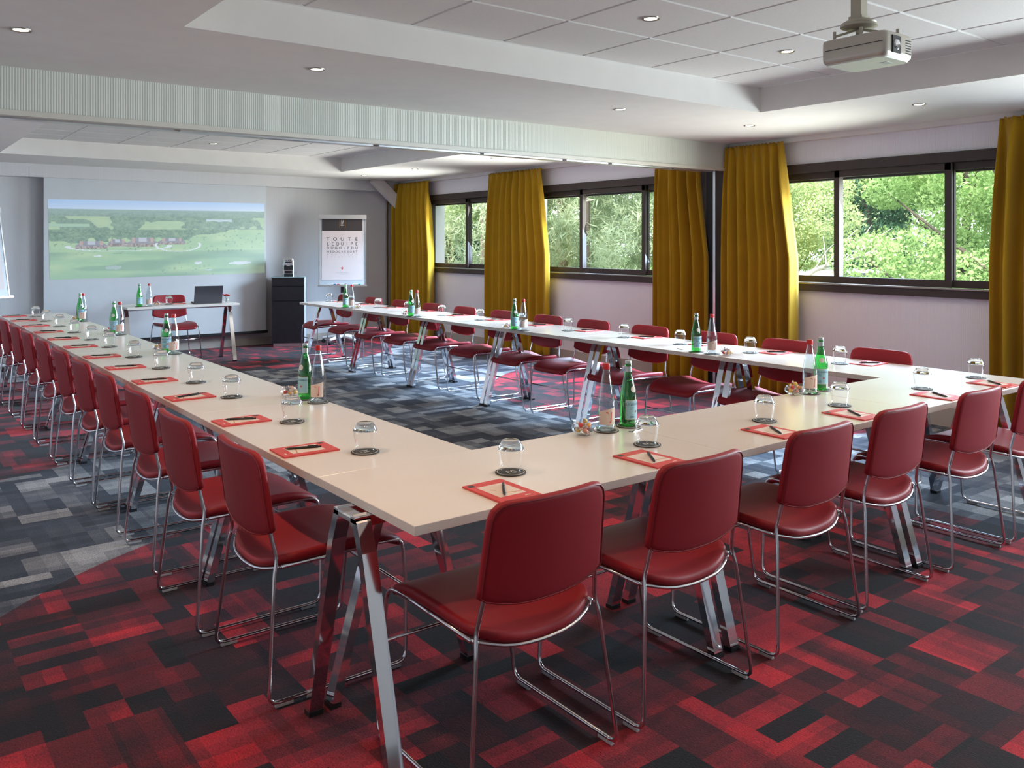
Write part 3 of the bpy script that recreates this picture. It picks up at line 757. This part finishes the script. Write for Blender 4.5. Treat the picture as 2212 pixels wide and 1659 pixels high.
# laptop on the desk
lp = empty('laptop', (3.54, 11.06, TH), R(-8))
MB().slab((0, .0, .009), (.34, .235, .016), .003).build('keyboard_base', M_LAPTOP, lp)
ld = MB(); ld.loops([[(-.17, -.115, .017), (.17, -.115, .017), (.17, -.107, .019), (-.17, -.107, .019)], [(-.17, -.19, .222), (.17, -.19, .222), (.17, -.182, .224), (-.17, -.182, .224)]]); ld.build('lid', M_LAPTOP, lp)
MB().span((-.06, .02, .017), (.06, .09, .018)).build('touchpad', M_BLACK, lp)
tag(lp, 'open grey laptop on the presenter desk, lid toward the room', 'laptop')
vz = empty('flower_vase', (3.77, 10.99, TH))
MB().lathe([(0, 0), (.030, 0), (.033, .005), (.036, .075), (.034, .075), (.031, .008), (0, .008)], 24).build('glass_cup', M_GLASS, vz, 'all')
stv = MB(); 
for a in (0, 2.1, 4.2): stv.tube([(.008 * math.cos(a), .008 * math.sin(a), .01), (.012 * math.cos(a + 2), .012 * math.sin(a + 2), .08)], .0018, 5)
stv.build('stalks', M_STALK, vz)
for k in range(10):
    a = k * .628; m = MB(); rr = .020 + .016 * (k % 2)
    m.lathe([(0, -.006), (.012, 0), (.014, .008), (.004, .012), (0, .011)], 8, (rr * math.cos(a), rr * math.sin(a), .085 + .006 * (k % 3))); m.build('petal', M_FLOWER, vz, True)
tag(vz, 'small glass cup holding red flowers at the right end of the desk', 'vase')

# ------------------------------------------------------------------ projection screen with the projected aerial view
SX0, SX1, SY = 1.885, 4.80, 12.27
ps = empty('projection_screen', ((SX0 + SX1) / 2, SY, 0.19)); oc = ((SX0 + SX1) / 2, SY, .19)
MB().span((SX0 - oc[0], 0, .02), (SX1 - oc[0], .006, 2.335 - .19)).build('cloth', M_SCREEN, ps)
MB().span((SX0 - oc[0] - .02, -.012, -.01), (SX1 - oc[0] + .02, .014, .03)).build('bottom_bar', M_BLACK, ps)
tag(ps, 'wide white projection screen hanging on the back wall', 'projection screen')
def hash2(i, j, k=0):
    h = math.sin(i * 127.1 + j * 311.7 + k * 74.7) * 43758.5453; return h - math.floor(h)
def vnoise(x, y, k=0):
    i, j = math.floor(x), math.floor(y); fx, fy = x - i, y - j; fx = fx * fx * (3 - 2 * fx); fy = fy * fy * (3 - 2 * fy)
    a = hash2(i, j, k) * (1 - fx) + hash2(i + 1, j, k) * fx; b = hash2(i, j + 1, k) * (1 - fx) + hash2(i + 1, j + 1, k) * fx
    return a * (1 - fy) + b * fy
def lerp(a, b, t): return tuple(a[i] + (b[i] - a[i]) * t for i in range(3))
def aerial(u, v):                                    # u left-right, v bottom-top (0..1): colours of the projected photograph
    if v > .885: return lerp((.62, .71, .84), (.44, .60, .84), min(1, (v - .885) / .115 + .3 * (1 - u)))
    n0 = vnoise(u * 170, v * 75, 1); n1 = vnoise(u * 90, v * 48); n2 = vnoise(u * 34, v * 26, 3); n3 = vnoise(u * 9, v * 14, 5)
    tree = lerp((.10, .19, .15), (.33, .46, .30), min(1, max(0, n0 * .45 + n1 * .45 + n2 * .3 - .12))); lawn = lerp((.30, .50, .30), (.50, .62, .36), n3 * .7 + n2 * .3)
    if v > .79: return lerp(tree, (.33, .44, .42), .35 + .5 * (v - .79) / .095)
    if v > .62:
        c = tree if n3 + .25 * n2 < .80 else lawn
        if .70 < u < .83 and .725 + .02 * n2 < v < .765: c = (.60, .67, .72)
        if v < .70 and u < .17 and v > .655: c = (.40, .58, .40)
        return lerp(c, (.36, .46, .42), .18)
    top = .50 + .08 * (n2 - .5)
    if u < .16: top = .44 + .06 * n2
    if u > .62: top = .52 + .10 * (u - .62) / .2 + .05 * (n2 - .5)
    if u > .83: top = .66
    c = tree if v > top else lawn
    if c is lawn and n1 > .86 and v > .30: c = tree
    for (x0, x1, y0, y1) in ((.105, .245, .375, .475), (.245, .33, .40, .50), (.33, .47, .395, .515), (.47, .60, .42, .51)):   # club house
        if x0 < u < x1 and y0 < v < y1:
            t = (v - y0) / (y1 - y0); w = abs((u - x0) / (x1 - x0) - .5)
            if t < .36: c = lerp((.20, .15, .14), (.50, .42, .38), hash2(int(u * 170), int(v * 50)))
            elif w < .5 * (1.45 - t): c = lerp((.34, .33, .37), (.24, .23, .27), n1)
            if t > .55 and w < .12: c = (.52, .54, .58)
            if t > .45 and abs(w - .3) < .05: c = (.52, .36, .32)
    for (cx, cy, rx, ry, hi) in ((.30, .405, .225, .060, .01), (.565, .415, .105, .085, .03)):                                     # pale drive
        d = math.hypot((u - cx) / rx, (v - cy) / ry)
        if abs(d - 1) < .055 and v < cy + hi: c = (.70, .74, .74)
    if v < .34:
        c = lerp(c, (.24, .40, .28), .6 * max(0, vnoise(u * 6 + 2, v * 12, 9) - .2))
        for (cx, cy, rx, ry) in ((.27, .130, .040, .026), (.20, .285, .022, .010), (.87, .155, .062, .024), (.66, .17, .018, .020), (.71, .07, .018, .012)):
            if math.hypot((u - cx) / rx, (v - cy) / ry) + .4 * n1 < 1.1: c = (.70, .73, .74)
        sh = vnoise(u * 5, v * 16, 12)
        if sh > .5: c = lerp(c, (.18, .32, .24), min(.6, (sh - .5) * 2.2))
        if n1 > .84 and .45 < u < .75 and v < .2: c = lerp(c, tree, .7)
    return c
NU, NV = 420, 150
vs = []; cols = []; fs = []
for j in range(NV + 1):
    for i in range(NU + 1):
        u, v = i / NU, j / NV
        xb = 1.955 + (4.775 - 1.955) * u; xt = 1.930 + (4.770 - 1.930) * u
        zb = 1.035 + (1.062 - 1.035) * u; zt = 2.062 + (2.085 - 2.062) * u
        vs.append((xb + (xt - xb) * v - oc[0], -.0012, zb + (zt - zb) * v - oc[2])); 
        c = aerial(u, v); fade = .16 + .55 * max(0, u - .55) * (1.15 - v); c = lerp(c, (.50, .57, .55), min(.7, fade)); cols.append((c[0] * .9, c[1] * .9, c[2] * .92, 1))
for j in range(NV):
    for i in range(NU):
        a = j * (NU + 1) + i; fs.append((a, a + 1, a + NU + 2, a + NU + 1))
pm = bpy.data.meshes.new('projected_picture'); pm.from_pydata(vs, [], fs)
at = pm.color_attributes.new('picture', 'FLOAT_COLOR', 'POINT'); at.data.foreach_set('color', [x for c in cols for x in c])
tp = NT('projected_light'); an = tp.node('ShaderNodeVertexColor'); an.layer_name = 'picture'
tp.l.new(an.outputs[0], tp.b.inputs['Emission Color']); tp.b.inputs['Emission Strength'].default_value = 0.36
tp.l.new(an.outputs[0], tp.b.inputs['Base Color']); tp.b.inputs['Roughness'].default_value = .9
po = obj('projected_picture', pm, tp.m, ps); po['label'] = 'projected aerial view of a clubhouse among lawns and woods'

# ------------------------------------------------------------------ flip charts
def make_flipchart():
    r = empty('flip_chart')
    lean = .17
    def P(x, d, h): return (x, -.06 - d + lean * h, .88 + h * .985)       # board plane leaning back
    def plate(m, x0, x1, h0, h1, d0, d1):
        m.add([P(x0, d0, h0), P(x1, d0, h0), P(x1, d0, h1), P(x0, d0, h1), P(x0, d1, h0), P(x1, d1, h0), P(x1, d1, h1), P(x0, d1, h1)],
              [(0, 1, 2, 3), (7, 6, 5, 4), (0, 4, 5, 1), (1, 5, 6, 2), (2, 6, 7, 3), (3, 7, 4, 0)]); return m
    plate(MB(), -.35, .35, 0, 1.06, .02, 0).build('board', M_BOARD, r)
    plate(MB(), -.355, .355, 1.00, 1.065, .045, -.005).build('clamp_bar', M_ALU, r)
    for x in (-.35, .336): plate(MB(), x, x + .014, 0, 1.06, .026, -.002).build('edge_rail', M_ALU, r)
    plate(MB(), -.36, .36, -.022, .0, .075, -.005).build('pen_tray', M_ALU, r)
    pp = plate(MB(), -.305, .295, .075, .998, .0235, .0205).build('poster_sheet', M_PAPER, r)
    plate(MB(), -.305, .295, .82, .998, .0242, .0236).build('black_header', M_INK, pp)
    lg = MB()
    for x in (-.045, .035): plate(lg, x, x + .004, .865, .995, .0248, .0243)
    lg.build('gold_bars', M_GOLD, pp)
    lg = MB()
    for (a, b) in (((-.027, .905), (-.018, .985)), ((-.018, .985), (-.006, .915)), ((-.006, .915), (.006, .985)), ((.006, .985), (.017, .905)), ((-.018, .985), (-.003, .925)), ((-.030, .900), (.020, .900))):
        d = Vector((b[0] - a[0], b[1] - a[1])); q = Vector((-d.y, d.x)).normalized() * .0018
        lg.add([P(a[0] + q.x, .0248, a[1] + q.y), P(a[0] - q.x, .0248, a[1] - q.y), P(b[0] - q.x, .0248, b[1] - q.y), P(b[0] + q.x, .0248, b[1] + q.y)], [(0, 1, 2, 3)])
    lg.build('emblem', M_WHITEPL, pp)
    def row(word, h, size, m, name, x0=-.215, x1=.205):
        mb = MB(); n = len(word)
        for k, chx in enumerate(word):
            if chx == ' ': continue
            vs, fs = text_mesh(chx, size); x = x0 + (x1 - x0) * (k / (n - 1)) if n > 1 else 0
            mb.add([P(v[0] + x, .0248, v[1] + h) for v in vs], fs)
        mb.build(name, m, pp)['kind'] = 'stuff'
    row('TOUTE', .690, .078, M_INK, 'lettering'); row('LEQUIPE', .618, .066, M_INK, 'lettering'); row('DUGOLFDU', .556, .056, M_INK, 'lettering')
    row('MEDOCRESORT', .500, .044, M_INK, 'lettering'); row('MGALLERY', .455, .030, M_INKL, 'lettering'); row('BYSOFITEL', .422, .022, M_INKL, 'lettering')
    row('TST', .760, .022, M_INKL, 'lettering', -.022, .018)
    row('GOLF DU MEDOC', .185, .018, M_INKL, 'lettering', -.085, .075); row('RESORT', .160, .016, M_INKL, 'lettering', -.04, .035)
    gp = MB()
    for (gx, gz) in ((-.016, .255), (-.004, .257), (.008, .255), (-.010, .244), (.002, .244), (-.004, .233), (-.004, .268)):
        gp.add([P(gx + .006 * math.cos(a * .785), .0248, gz + .006 * math.sin(a * .785)) for a in range(8)], [tuple(range(8))])
    gp.build('grape_print', M_PADRED, pp)
    MB().tube([(0, .03, .09), (0, .03, 1.2)], .021, 14).build('pole', M_ALU, r, True)
    MB().tube([(0, .03, .76), (0, .03, .86)], .030, 14).build('pole_collar', M_BLACK, r, True)
    for k in range(5):
        a = R(18 + 72 * k); dx, dy = math.cos(a), math.sin(a)
        m = MB(); m.tube([(0, .03, .105), (.15 * dx, .03 + .15 * dy, .095), (.31 * dx, .03 + .31 * dy, .075)], [.032, .026, .018], 10)
        arm = m.build('base_arm', M_WHITEPL, r, True)
        cw = MB(); cw.lathe([(.0, -.016), (.026, -.016), (.029, -.008), (.029, .008), (.026, .016), (0, .016)], 16); cw.v = [(v[0], v[2], v[1]) for v in cw.v]
        ca = math.cos(a); sa = math.sin(a); cw.v = [(v[0] * ca - v[1] * sa + .30 * dx, v[0] * sa + v[1] * ca + .03 + .30 * dy, v[2] + .029) for v in cw.v]
        cw.build('caster', M_BLACK, arm, True)
    return r
fc = make_flipchart(); fc.location = (5.79, 11.78, 0); fc.rotation_euler = (0, 0, R(-27)); tag(fc, 'grey flip chart with eye-test style poster in the far right corner', 'flip chart', 'flip charts')
f2 = copy_tree(fc); f2.location = (1.10, 11.62, 0); f2.rotation_euler = (0, 0, R(30)); tag(f2, 'grey flip chart cut off by the left edge of the picture', 'flip chart', 'flip charts')
# board markers lying in the tray of the right flip chart
for k, (x, col) in enumerate(((-.16, (.03, .12, .45)), (-.11, (.55, .03, .03)), (.0, (.02, .02, .02)), (.20, (.02, .30, .25)))):
    o = empty('board_marker'); o.parent = None
    M = Matrix.Translation(fc.location) @ Matrix.Rotation(R(-27), 4, 'Z')
    o.matrix_world = M @ Matrix.Translation((x, -.118, .8815))
    mm = mat('marker_colour_%d' % k, col, .4)
    MB().tube([(-.055, 0, .007), (.03, 0, .007)], .007, 10).build('barrel', M_WHITEPL, o, True); MB().tube([(.03, 0, .007), (.065, 0, .007)], .0075, 10).build('cap', mm, o, True)
    tag(o, ('blue', 'red', 'black', 'green')[k] + ' capped board marker in the tray of the right flip chart', 'marker', 'board markers')

# ------------------------------------------------------------------ black cabinet with coffee machine
cb = empty('black_cabinet', (5.05, 12.03, 0), R(-28))
MB().span((-.228, -.17, .05), (.228, .20, 1.0)).build('carcass', M_CAB, cb)
for (z0, z1) in ((.052, .655), (.668, .865), (.880, .992)):
    MB().slab((0, -.181, (z0 + z1) / 2), (.452, .018, z1 - z0), .002).build('drawer_front', M_CAB, cb)
MB().span((-.205, -.16, 0), (.205, .18, .05)).build('plinth', M_ALU, cb)
MB().slab((0, .005, 1.006), (.47, .40, .012), .002).build('top_panel', M_CABTOP, cb)
sd = MB().span((.228, -.17, .05), (.236, .20, 1.0)).build('side_panel', M_BOARD, cb); sd['label'] = 'light grey side panel'
tag(cb, 'tall black cabinet standing beside the projection screen', 'cabinet')
cf = empty('coffee_machine', (5.03, 12.00, 1.012), R(-24))
bo = round_poly([(-.085, .13), (-.085, -.02), (-.07, -.05), (.07, -.05), (.085, -.02), (.085, .13)], [.03, .01, .02, .02, .01, .03], 4)
MB().loops([[(p.x * k, p.y * k, z) for p in bo] for (k, z) in ((1, .0), (1, .20), (.97, .235), (.86, .262), (.6, .275))]).build('housing', M_ALU, cf, True)
MB().span((-.062, -.070, .0), (.062, -.045, .045)).build('drip_tray', M_BLACK, cf); MB().span((-.062, -.058, .05), (.062, -.048, .165)).build('black_front', M_BLACK, cf)
for x in (-.058, .058): MB().span((x - .004, -.076, .045), (x + .004, -.068, .09)).build('cup_rest_bar', M_CHROME, cf)
MB().span((-.062, -.076, .088), (.062, -.068, .096)).build('cup_rest_bar', M_CHROME, cf)
hd = MB(); hd.lathe([(.0, -.045), (.050, -.045), (.058, -.03), (.058, .03), (.0, .04)], 24); hd.v = [(v[0], v[2] - .04, v[1] + .205) for v in hd.v]; hd.build('brew_head', M_CHROME, cf, True)
lv = MB(); lv.box((0, -.09, .212), (.092, .02, .016)); lv.build('lever', M_BLACK, cf)
for x in (-.03, 0, .03): MB().tube([(x, -.088, .236), (x, -.080, .236)], .008, 10).build('button', M_BLACK, cf)
tag(cf, 'chrome and black capsule coffee machine on the black cabinet', 'coffee machine')

# ------------------------------------------------------------------ ceiling projector
pj = empty('ceiling_projector', (3.56, 2.07, 2.29))
bo = round_poly([(-.125, -.15), (.125, -.15), (.125, .15), (-.125, .15)], [.03, .05, .03, .02], 4)
MB().loops([[(p.x * k, p.y * k, z) for p in bo] for (k, z) in ((.93, .006), (.985, .016), (1, .03), (1, .095), (.985, .108), (.95, .112))]).build('housing', M_PROJ, pj, True)
MB().loops([[(p.x * k, p.y * k, z) for p in bo] for (k, z) in ((.90, 0), (.935, .007))]).build('underside', M_PROJW, pj)
MB().span((-.128, -.14, .064), (-.122, .13, .066)).build('seam', M_DARK, pj)
MB().span((-.07, -.155, .022), (-.005, -.148, .095)).build('lens_recess', M_BLACK, pj)
ln = MB(); ln.lathe([(0, .012), (.018, .010), (.024, .004), (.026, 0)], 20); ln.v = [(v[0] - .037, -.150 - v[2], v[1] + .058) for v in ln.v]; ln.build('lens', M_CHROME, pj, True)
for k in range(7): MB().span((.112, -.110 + .02 * k, .026), (.1262, -.103 + .02 * k, .094)).build('vent_slat', M_BLACK, pj)
for k in range(6): MB().span((.045, -.1515, .028 + .011 * k), (.085, -.148, .033 + .011 * k)).build('vent_slat', M_BLACK, pj)
MB().span((.0, -.09, -.001), (.05, -.05, .001)).build('base_hatch', M_BOARD, pj)
mt = MB(); mt.lathe([(0, .150), (.060, .150), (.078, .158), (.078, .166), (.072, .169), (.074, .175), (.056, .186), (.030, .194), (0, .194)], 28); mt.v = [(v[0] - .02, v[1] + .03, v[2] + .012) for v in mt.v]
mt.build('mount_disc', M_STEM, pj, True)
for (x, y) in ((-.10, .10), (.07, -.10), (.07, .10), (-.09, -.02)):
    a = MB(); a.bar((-.02, .03, .160), (x, y, .128), .018, .008); arm = a.build('mount_arm', M_STEM, pj)
    MB().tube([(x, y, .108), (x, y, .150)], .007, 8).build('bolt', M_STEM, arm, True)
st = MB(); st.span((-.045, .005, .205), (.005, .055, ZT - 2.29)); st.build('drop_tube', M_STEM, pj)
MB().span((-.052, -.002, .196), (.012, .062, .216)).build('tube_clamp', M_STEM, pj)
tag(pj, 'silver video projector hanging from the tiled ceiling tray', 'projector')

# ------------------------------------------------------------------ outside: lawn, trees, parked car
import numpy as np
GZ = -0.62
struct(MB().span((XW + .3, -30, GZ - .3), (90, 90, GZ)).build('ground', mat('lawn', (.10, .17, .045), .9, spec=.1, var=.35, nscale=1.2)))
def foliage_mat(name, c0, c1, trans=.35):
    t = NT(name); oi = t.node('ShaderNodeObjectInfo'); geo = t.node('ShaderNodeNewGeometry')
    n = t.noise(geo.outputs['Position'], 1.7, 3)
    f = t.math('ADD', t.math('MULTIPLY', n, .75), t.math('MULTIPLY', geo.outputs['Random Per Island'], .3))
    col = t.ramp(f, [(.25, c0), (.75, c1)])
    d = t.node('ShaderNodeBsdfDiffuse'); tl = t.node('ShaderNodeBsdfTranslucent'); mx = t.node('ShaderNodeMixShader'); mx.inputs[0].default_value = trans
    t.l.new(col, d.inputs[0]); t.l.new(col, tl.inputs[0]); t.l.new(d.outputs[0], mx.inputs[1]); t.l.new(tl.outputs[0], mx.inputs[2]); t.l.new(mx.outputs[0], t.out.inputs[0])
    t.n.remove(t.b); return t.m
M_OAK = foliage_mat('oak_leaves', (.19, .33, .10), (.46, .60, .27)); M_OAK2 = foliage_mat('pale_leaves', (.30, .40, .17), (.58, .66, .36))
M_PINE = foliage_mat('pine_needles', (.26, .34, .20), (.56, .62, .42)); M_FIR = foliage_mat('dark_conifer', (.035, .09, .055), (.10, .19, .11), .15)
M_BARK = mat('bark', (.10, .075, .055), .9, var=.3, nscale=8, bump=.4, bscale=30); M_DEAD = mat('dead_wood', (.42, .38, .34), .9)
def leaf_mesh(name, centres, size, rng, aspect=.55, flat=0.0):
    n = len(centres); d = rng.normal(size=(n, 3)); d[:, 2] -= flat; d /= np.linalg.norm(d, axis=1)[:, None]
    e = rng.normal(size=(n, 3)); e -= d * (e * d).sum(1)[:, None]; e /= np.linalg.norm(e, axis=1)[:, None]
    s = size * rng.uniform(.6, 1.3, n)[:, None]; nn = np.cross(d, e)
    v = np.stack([centres - d * s * .5, centres + e * s * aspect * .5 + nn * s * .08, centres + d * s * .5, centres - e * s * aspect * .5 + nn * s * .08], 1).reshape(-1, 3)
    m = bpy.data.meshes.new(name); m.vertices.add(4 * n); m.vertices.foreach_set('co', v.ravel())
    m.loops.add(4 * n); m.loops.foreach_set('vertex_index', np.arange(4 * n, dtype=np.int32)); m.polygons.add(n)
    m.polygons.foreach_set('loop_start', np.arange(0, 4 * n, 4, dtype=np.int32)); m.update(calc_edges=True); m.validate(); return m
def blob_points(rng, n, clumps):
    cl = rng.integers(0, len(clumps), n); c = np.array(clumps)[cl]; d = rng.normal(size=(n, 3)); d /= np.linalg.norm(d, axis=1)[:, None]
    return c[:, :3] + d * (c[:, 3] * rng.uniform(.45, 1.0, n) ** .6)[:, None] * np.array([1, 1, .72])
def make_broad(seed, m, H=5.6, Rr=2.3, n=42000, size=.066):
    rng = np.random.default_rng(seed); r = empty('broadleaf_tree')
    clumps = []
    for k in range(34):
        a = rng.uniform(0, 6.28); q = Rr * rng.uniform(.15, 1) ** .7; z = rng.uniform(.6, H); q *= math.sqrt(max(.15, 1 - ((z - H * .5) / (H * .62)) ** 2))
        clumps.append((q * math.cos(a), q * math.sin(a), z, rng.uniform(.35, .75)))
    o = obj('foliage', leaf_mesh('foliage', blob_points(rng, n, clumps), size, rng), m, r); o['kind'] = 'stuff'
    MB().tube([(0, 0, 0), (.05, .02, H * .3), (-.05, .05, H * .62), (.04, 0, H * .9)], [.16, .12, .08, .03], 8).build('trunk', M_BARK, r, True)
    for k in range(9):
        c = clumps[k]; z0 = max(.6, c[2] - 1.0)
        MB().tube([(0, 0, z0 * .8), (c[0] * .5, c[1] * .5, z0 + .25), (c[0], c[1], c[2])], [.05, .03, .010], 6).build('branch', M_BARK, r, True)
    return r
def make_pine(seed, m, H=6.0, Rr=2.2, n=3000):
    rng = np.random.default_rng(seed); r = empty('pine_tree'); tips = []
    for k in range(46):
        z = rng.uniform(.3, H); a = rng.uniform(0, 6.28); L = Rr * (1 - .55 * z / H) * rng.uniform(.7, 1.05)
        for j in range(n // 46):
            t = rng.uniform(.25, 1) ; w = .42 * t * (1.1 - t * .5)
            tips.append((L * t * math.cos(a) + rng.normal() * w * .5, L * t * math.sin(a) + rng.normal() * w * .5, z + .30 * t * L * .5 + rng.normal() * .16))
    tips = np.array(tips); T = len(tips); K = 9
    c = np.repeat(tips, K, 0) + rng.normal(size=(T * K, 3)) * .045
    o = obj('needles', leaf_mesh('needles', c, .17, rng, .10, -.5), m, r); o['kind'] = 'stuff'
    MB().tube([(0, 0, 0), (.03, 0, H * .5), (0, 0, H)], [.11, .07, .03], 8).build('trunk', M_BARK, r, True)
    return r
def make_fir(seed, m, H=7.5, Rr=1.7, n=16000):
    rng = np.random.default_rng(seed); r = empty('conifer_tree')
    z = rng.uniform(0, 1, n) ** 1.2 * H; a = rng.uniform(0, 6.28, n); lay = .75 + .25 * np.sin(z * 9 + a * 2); q = Rr * (1 - z / H) * lay * rng.uniform(.55, 1, n) + .05
    c = np.stack([q * np.cos(a), q * np.sin(a), z - .12 * q], 1)
    o = obj('foliage', leaf_mesh('foliage', c, .16, rng, .3, .6), m, r); o['kind'] = 'stuff'
    MB().tube([(0, 0, 0), (0, 0, H)], [.16, .03], 8).build('trunk', M_BARK, r, True); return r
oakA, oakB, palA = make_broad(1, M_OAK), make_broad(2, M_OAK), make_broad(3, M_OAK2)
pinA, pinB, firA = make_pine(4, M_PINE), make_pine(5, M_PINE), make_fir(6, M_FIR)
def at_px(px, dist):                                 # a spot on the lawn along a line of sight through the windows
    a = YAW + math.atan((px - W_PX / 2) / F_PX); return (dist * math.sin(a), dist * math.cos(a))
tused = set()
def tree(proto, px, dist, rz, s, label, zs=1.0):
    o = copy_tree(proto) if proto.name in tused else proto
    tused.add(proto.name); x, y = at_px(px, dist); o.location = (x, y, GZ); o.rotation_euler = (0, 0, rz); o.scale = (s, s, s * zs); tag(o, label, 'tree', 'trees outside the windows')
tree(oakA, 2190, 12.5, 0.3, .9, 'bright green broadleaf tree at the right of the nearest window')
tree(oakB, 2085, 16.0, 1.9, .8, 'bright green broadleaf tree filling the middle of the nearest window')
tree(oakA, 2230, 16.0, 2.4, 1.1, 'bright green broadleaf tree half hidden by the right-hand curtain')
tree(palA, 1665, 16.0, 0.9, .75, 'pale leafy tree at the left of the nearest window')
tree(palA, 1640, 19.0, 2.9, 1.15, 'pale leafy tree behind the curtain by the beam')
tree(firA, 1872, 26.0, 0.4, 1.2, 'dark conifer standing behind the parked cars')
tree(firA, 1900, 34.0, 2.0, 1.0, 'dark conifer farther back beside the first one')
tree(oakB, 2060, 27.0, 0.2, 1.35, 'broadleaf tree far behind the nearest window')
tree(palA, 1790, 36.0, 4.0, 1.5, 'pale tree far behind the parked cars')
tree(pinA, 1262, 13.5, 0.2, 1.0, 'soft grey-green pine in the middle of the centre window')
tree(pinB, 1215, 14.5, 1.2, 1.05, 'soft grey-green pine at the left of the centre window')
tree(pinA, 1430, 15.5, 2.6, 1.1, 'soft grey-green pine at the right of the centre window')
tree(pinB, 1290, 19.0, 3.3, 1.3, 'soft grey-green pine standing behind the centre ones')
tree(pinA, 1130, 17.0, 4.4, 1.2, 'soft grey-green pine behind the curtain of the far windows')
tree(pinB, 1045, 16.5, 5.2, 1.05, 'soft grey-green pine at the right of the far window')
tree(firA, 975, 21.0, 3.0, 1.1, 'dark conifer in the middle of the far window')
tree(palA, 930, 18.0, 1.5, 1.0, 'pale leafy tree at the left of the far window')
tree(oakB, 985, 26.0, 5.0, 1.4, 'leafy tree far behind the far window')
tree(pinA, 1385, 24.0, 0.8, 1.5, 'tall pine far behind the centre window')
tree(palA, 1520, 24.0, 0.1, 1.5, 'pale tree far behind the curtains by the beam')
tree(oakA, 1180, 27.0, 1.0, 1.5, 'broadleaf tree far behind the centre pines')
tree(oakB, 2330, 24.0, 3.1, 1.5, 'broadleaf tree far outside beyond the right-hand curtain')
tree(oakA, 1700, 42.0, 3.7, 2.0, 'large far-off tree at the left behind the parked cars')
tree(palA, 1960, 44.0, 2.2, 2.0, 'large far-off pale tree behind the nearest window')
db = empty('dead_branch', (*at_px(1800, 13.2), GZ)); rb = random.Random(5)
MB().tube([(-.9, 1.0, 0), (-.6, .7, 1.2), (-.1, .2, 1.75), (.5, -.4, 2.0)], [.06, .05, .035, .012], 7).build('limb', M_DEAD, db, True)
for k in range(16):
    t = rb.uniform(.2, 1); p = Vector((-.3 + .8 * t, .4 - .8 * t, 1.65 + .35 * t)); q = p + Vector((rb.uniform(-.1, .6), rb.uniform(-.6, .1), rb.uniform(-.35, .55)))
    MB().tube([p, (p + q) / 2 + Vector((0, 0, .06)), q], [.013, .009, .004], 5).build('twig', M_DEAD, db, True)
tag(db, 'bare pale dead branch outside the nearest window', 'branch')
# parked cars
M_CARW = mat('white_car_paint', (.72, .74, .76), .2, coat=.6); M_CARG = mat('car_window', (.03, .035, .04), .08); M_TYRE = mat('tyre', (.02, .02, .02), .8); M_TAIL = mat('tail_lamp', (.4, .02, .02), .2)
def make_car():
    r = empty('parked_car')
    def sec(x, w, z0, z1): return [(x, -w, z0), (x, w, z0), (x, w * 1.0, z0 + (z1 - z0) * .75), (x, w * .93, z1), (x, -w * .93, z1), (x, -w * 1.0, z0 + (z1 - z0) * .75)]
    MB().loops([sec(-2.05, .74, .40, .80), sec(-1.95, .84, .28, .98), (sec(-1.0, .88, .24, .98)), sec(.8, .88, .24, .95), sec(1.7, .84, .26, .84), sec(2.08, .70, .36, .68)]).build('body', M_CARW, r, True)
    def cab(x, w, z): return [(x, -w, .94), (x, w, .94), (x, w * .95, .94 + (z - .94) * .5), (x, w * .86, z), (x, -w * .86, z), (x, -w * .95, .94 + (z - .94) * .5)]
    MB().loops([cab(-1.98, .76, .96), cab(-1.45, .78, 1.44), cab(-.5, .78, 1.52), (cab(.35, .78, 1.46)), cab(1.15, .80, .96)]).build('cabin', M_CARW, r, True)
    for s in (-1, 1):
        MB().add([(-1.30, s * .765, 1.02), (-.15, s * .765, 1.02), (-.15, s * .705, 1.43), (-1.12, s * .705, 1.40)], [(0, 1, 2, 3)]).build('side_window', M_CARG, r)
        MB().add([(-.08, s * .765, 1.02), (.85, s * .772, 1.02), (.35, s * .700, 1.41), (-.08, s * .705, 1.43)], [(0, 1, 2, 3)]).build('side_window', M_CARG, r)
        MB().span((-2.08, s * .60, .72), (-1.98, s * .80, .90)).build('tail_lamp', M_TAIL, r)
        for x in (-1.3, 1.35):
            w = MB(); w.lathe([(0, -.11), (.26, -.11), (.32, -.09), (.32, .09), (.26, .11), (0, .11)], 20); w.v = [(v[0] + x, v[2] + s * .80, v[1] + .32) for v in w.v]; w.build('wheel', M_TYRE, r, True)
    MB().add([(-1.955, -.62, 1.0), (-1.955, .62, 1.0), (-1.50, .58, 1.39), (-1.50, -.58, 1.39)], [(0, 1, 2, 3)]).build('rear_window', M_CARG, r)
    return r
car = make_car(); car.location = (*at_px(1872, 22), GZ + .02); car.rotation_euler = (0, 0, R(-32)); tag(car, 'white car parked outside the nearest window', 'car', 'parked cars')
c2 = copy_tree(car); c2.location = (*at_px(1800, 27), GZ - .45); c2.rotation_euler = (0, 0, R(-32)); tag(c2, 'second white car at the left, mostly hidden below the sill', 'car', 'parked cars')
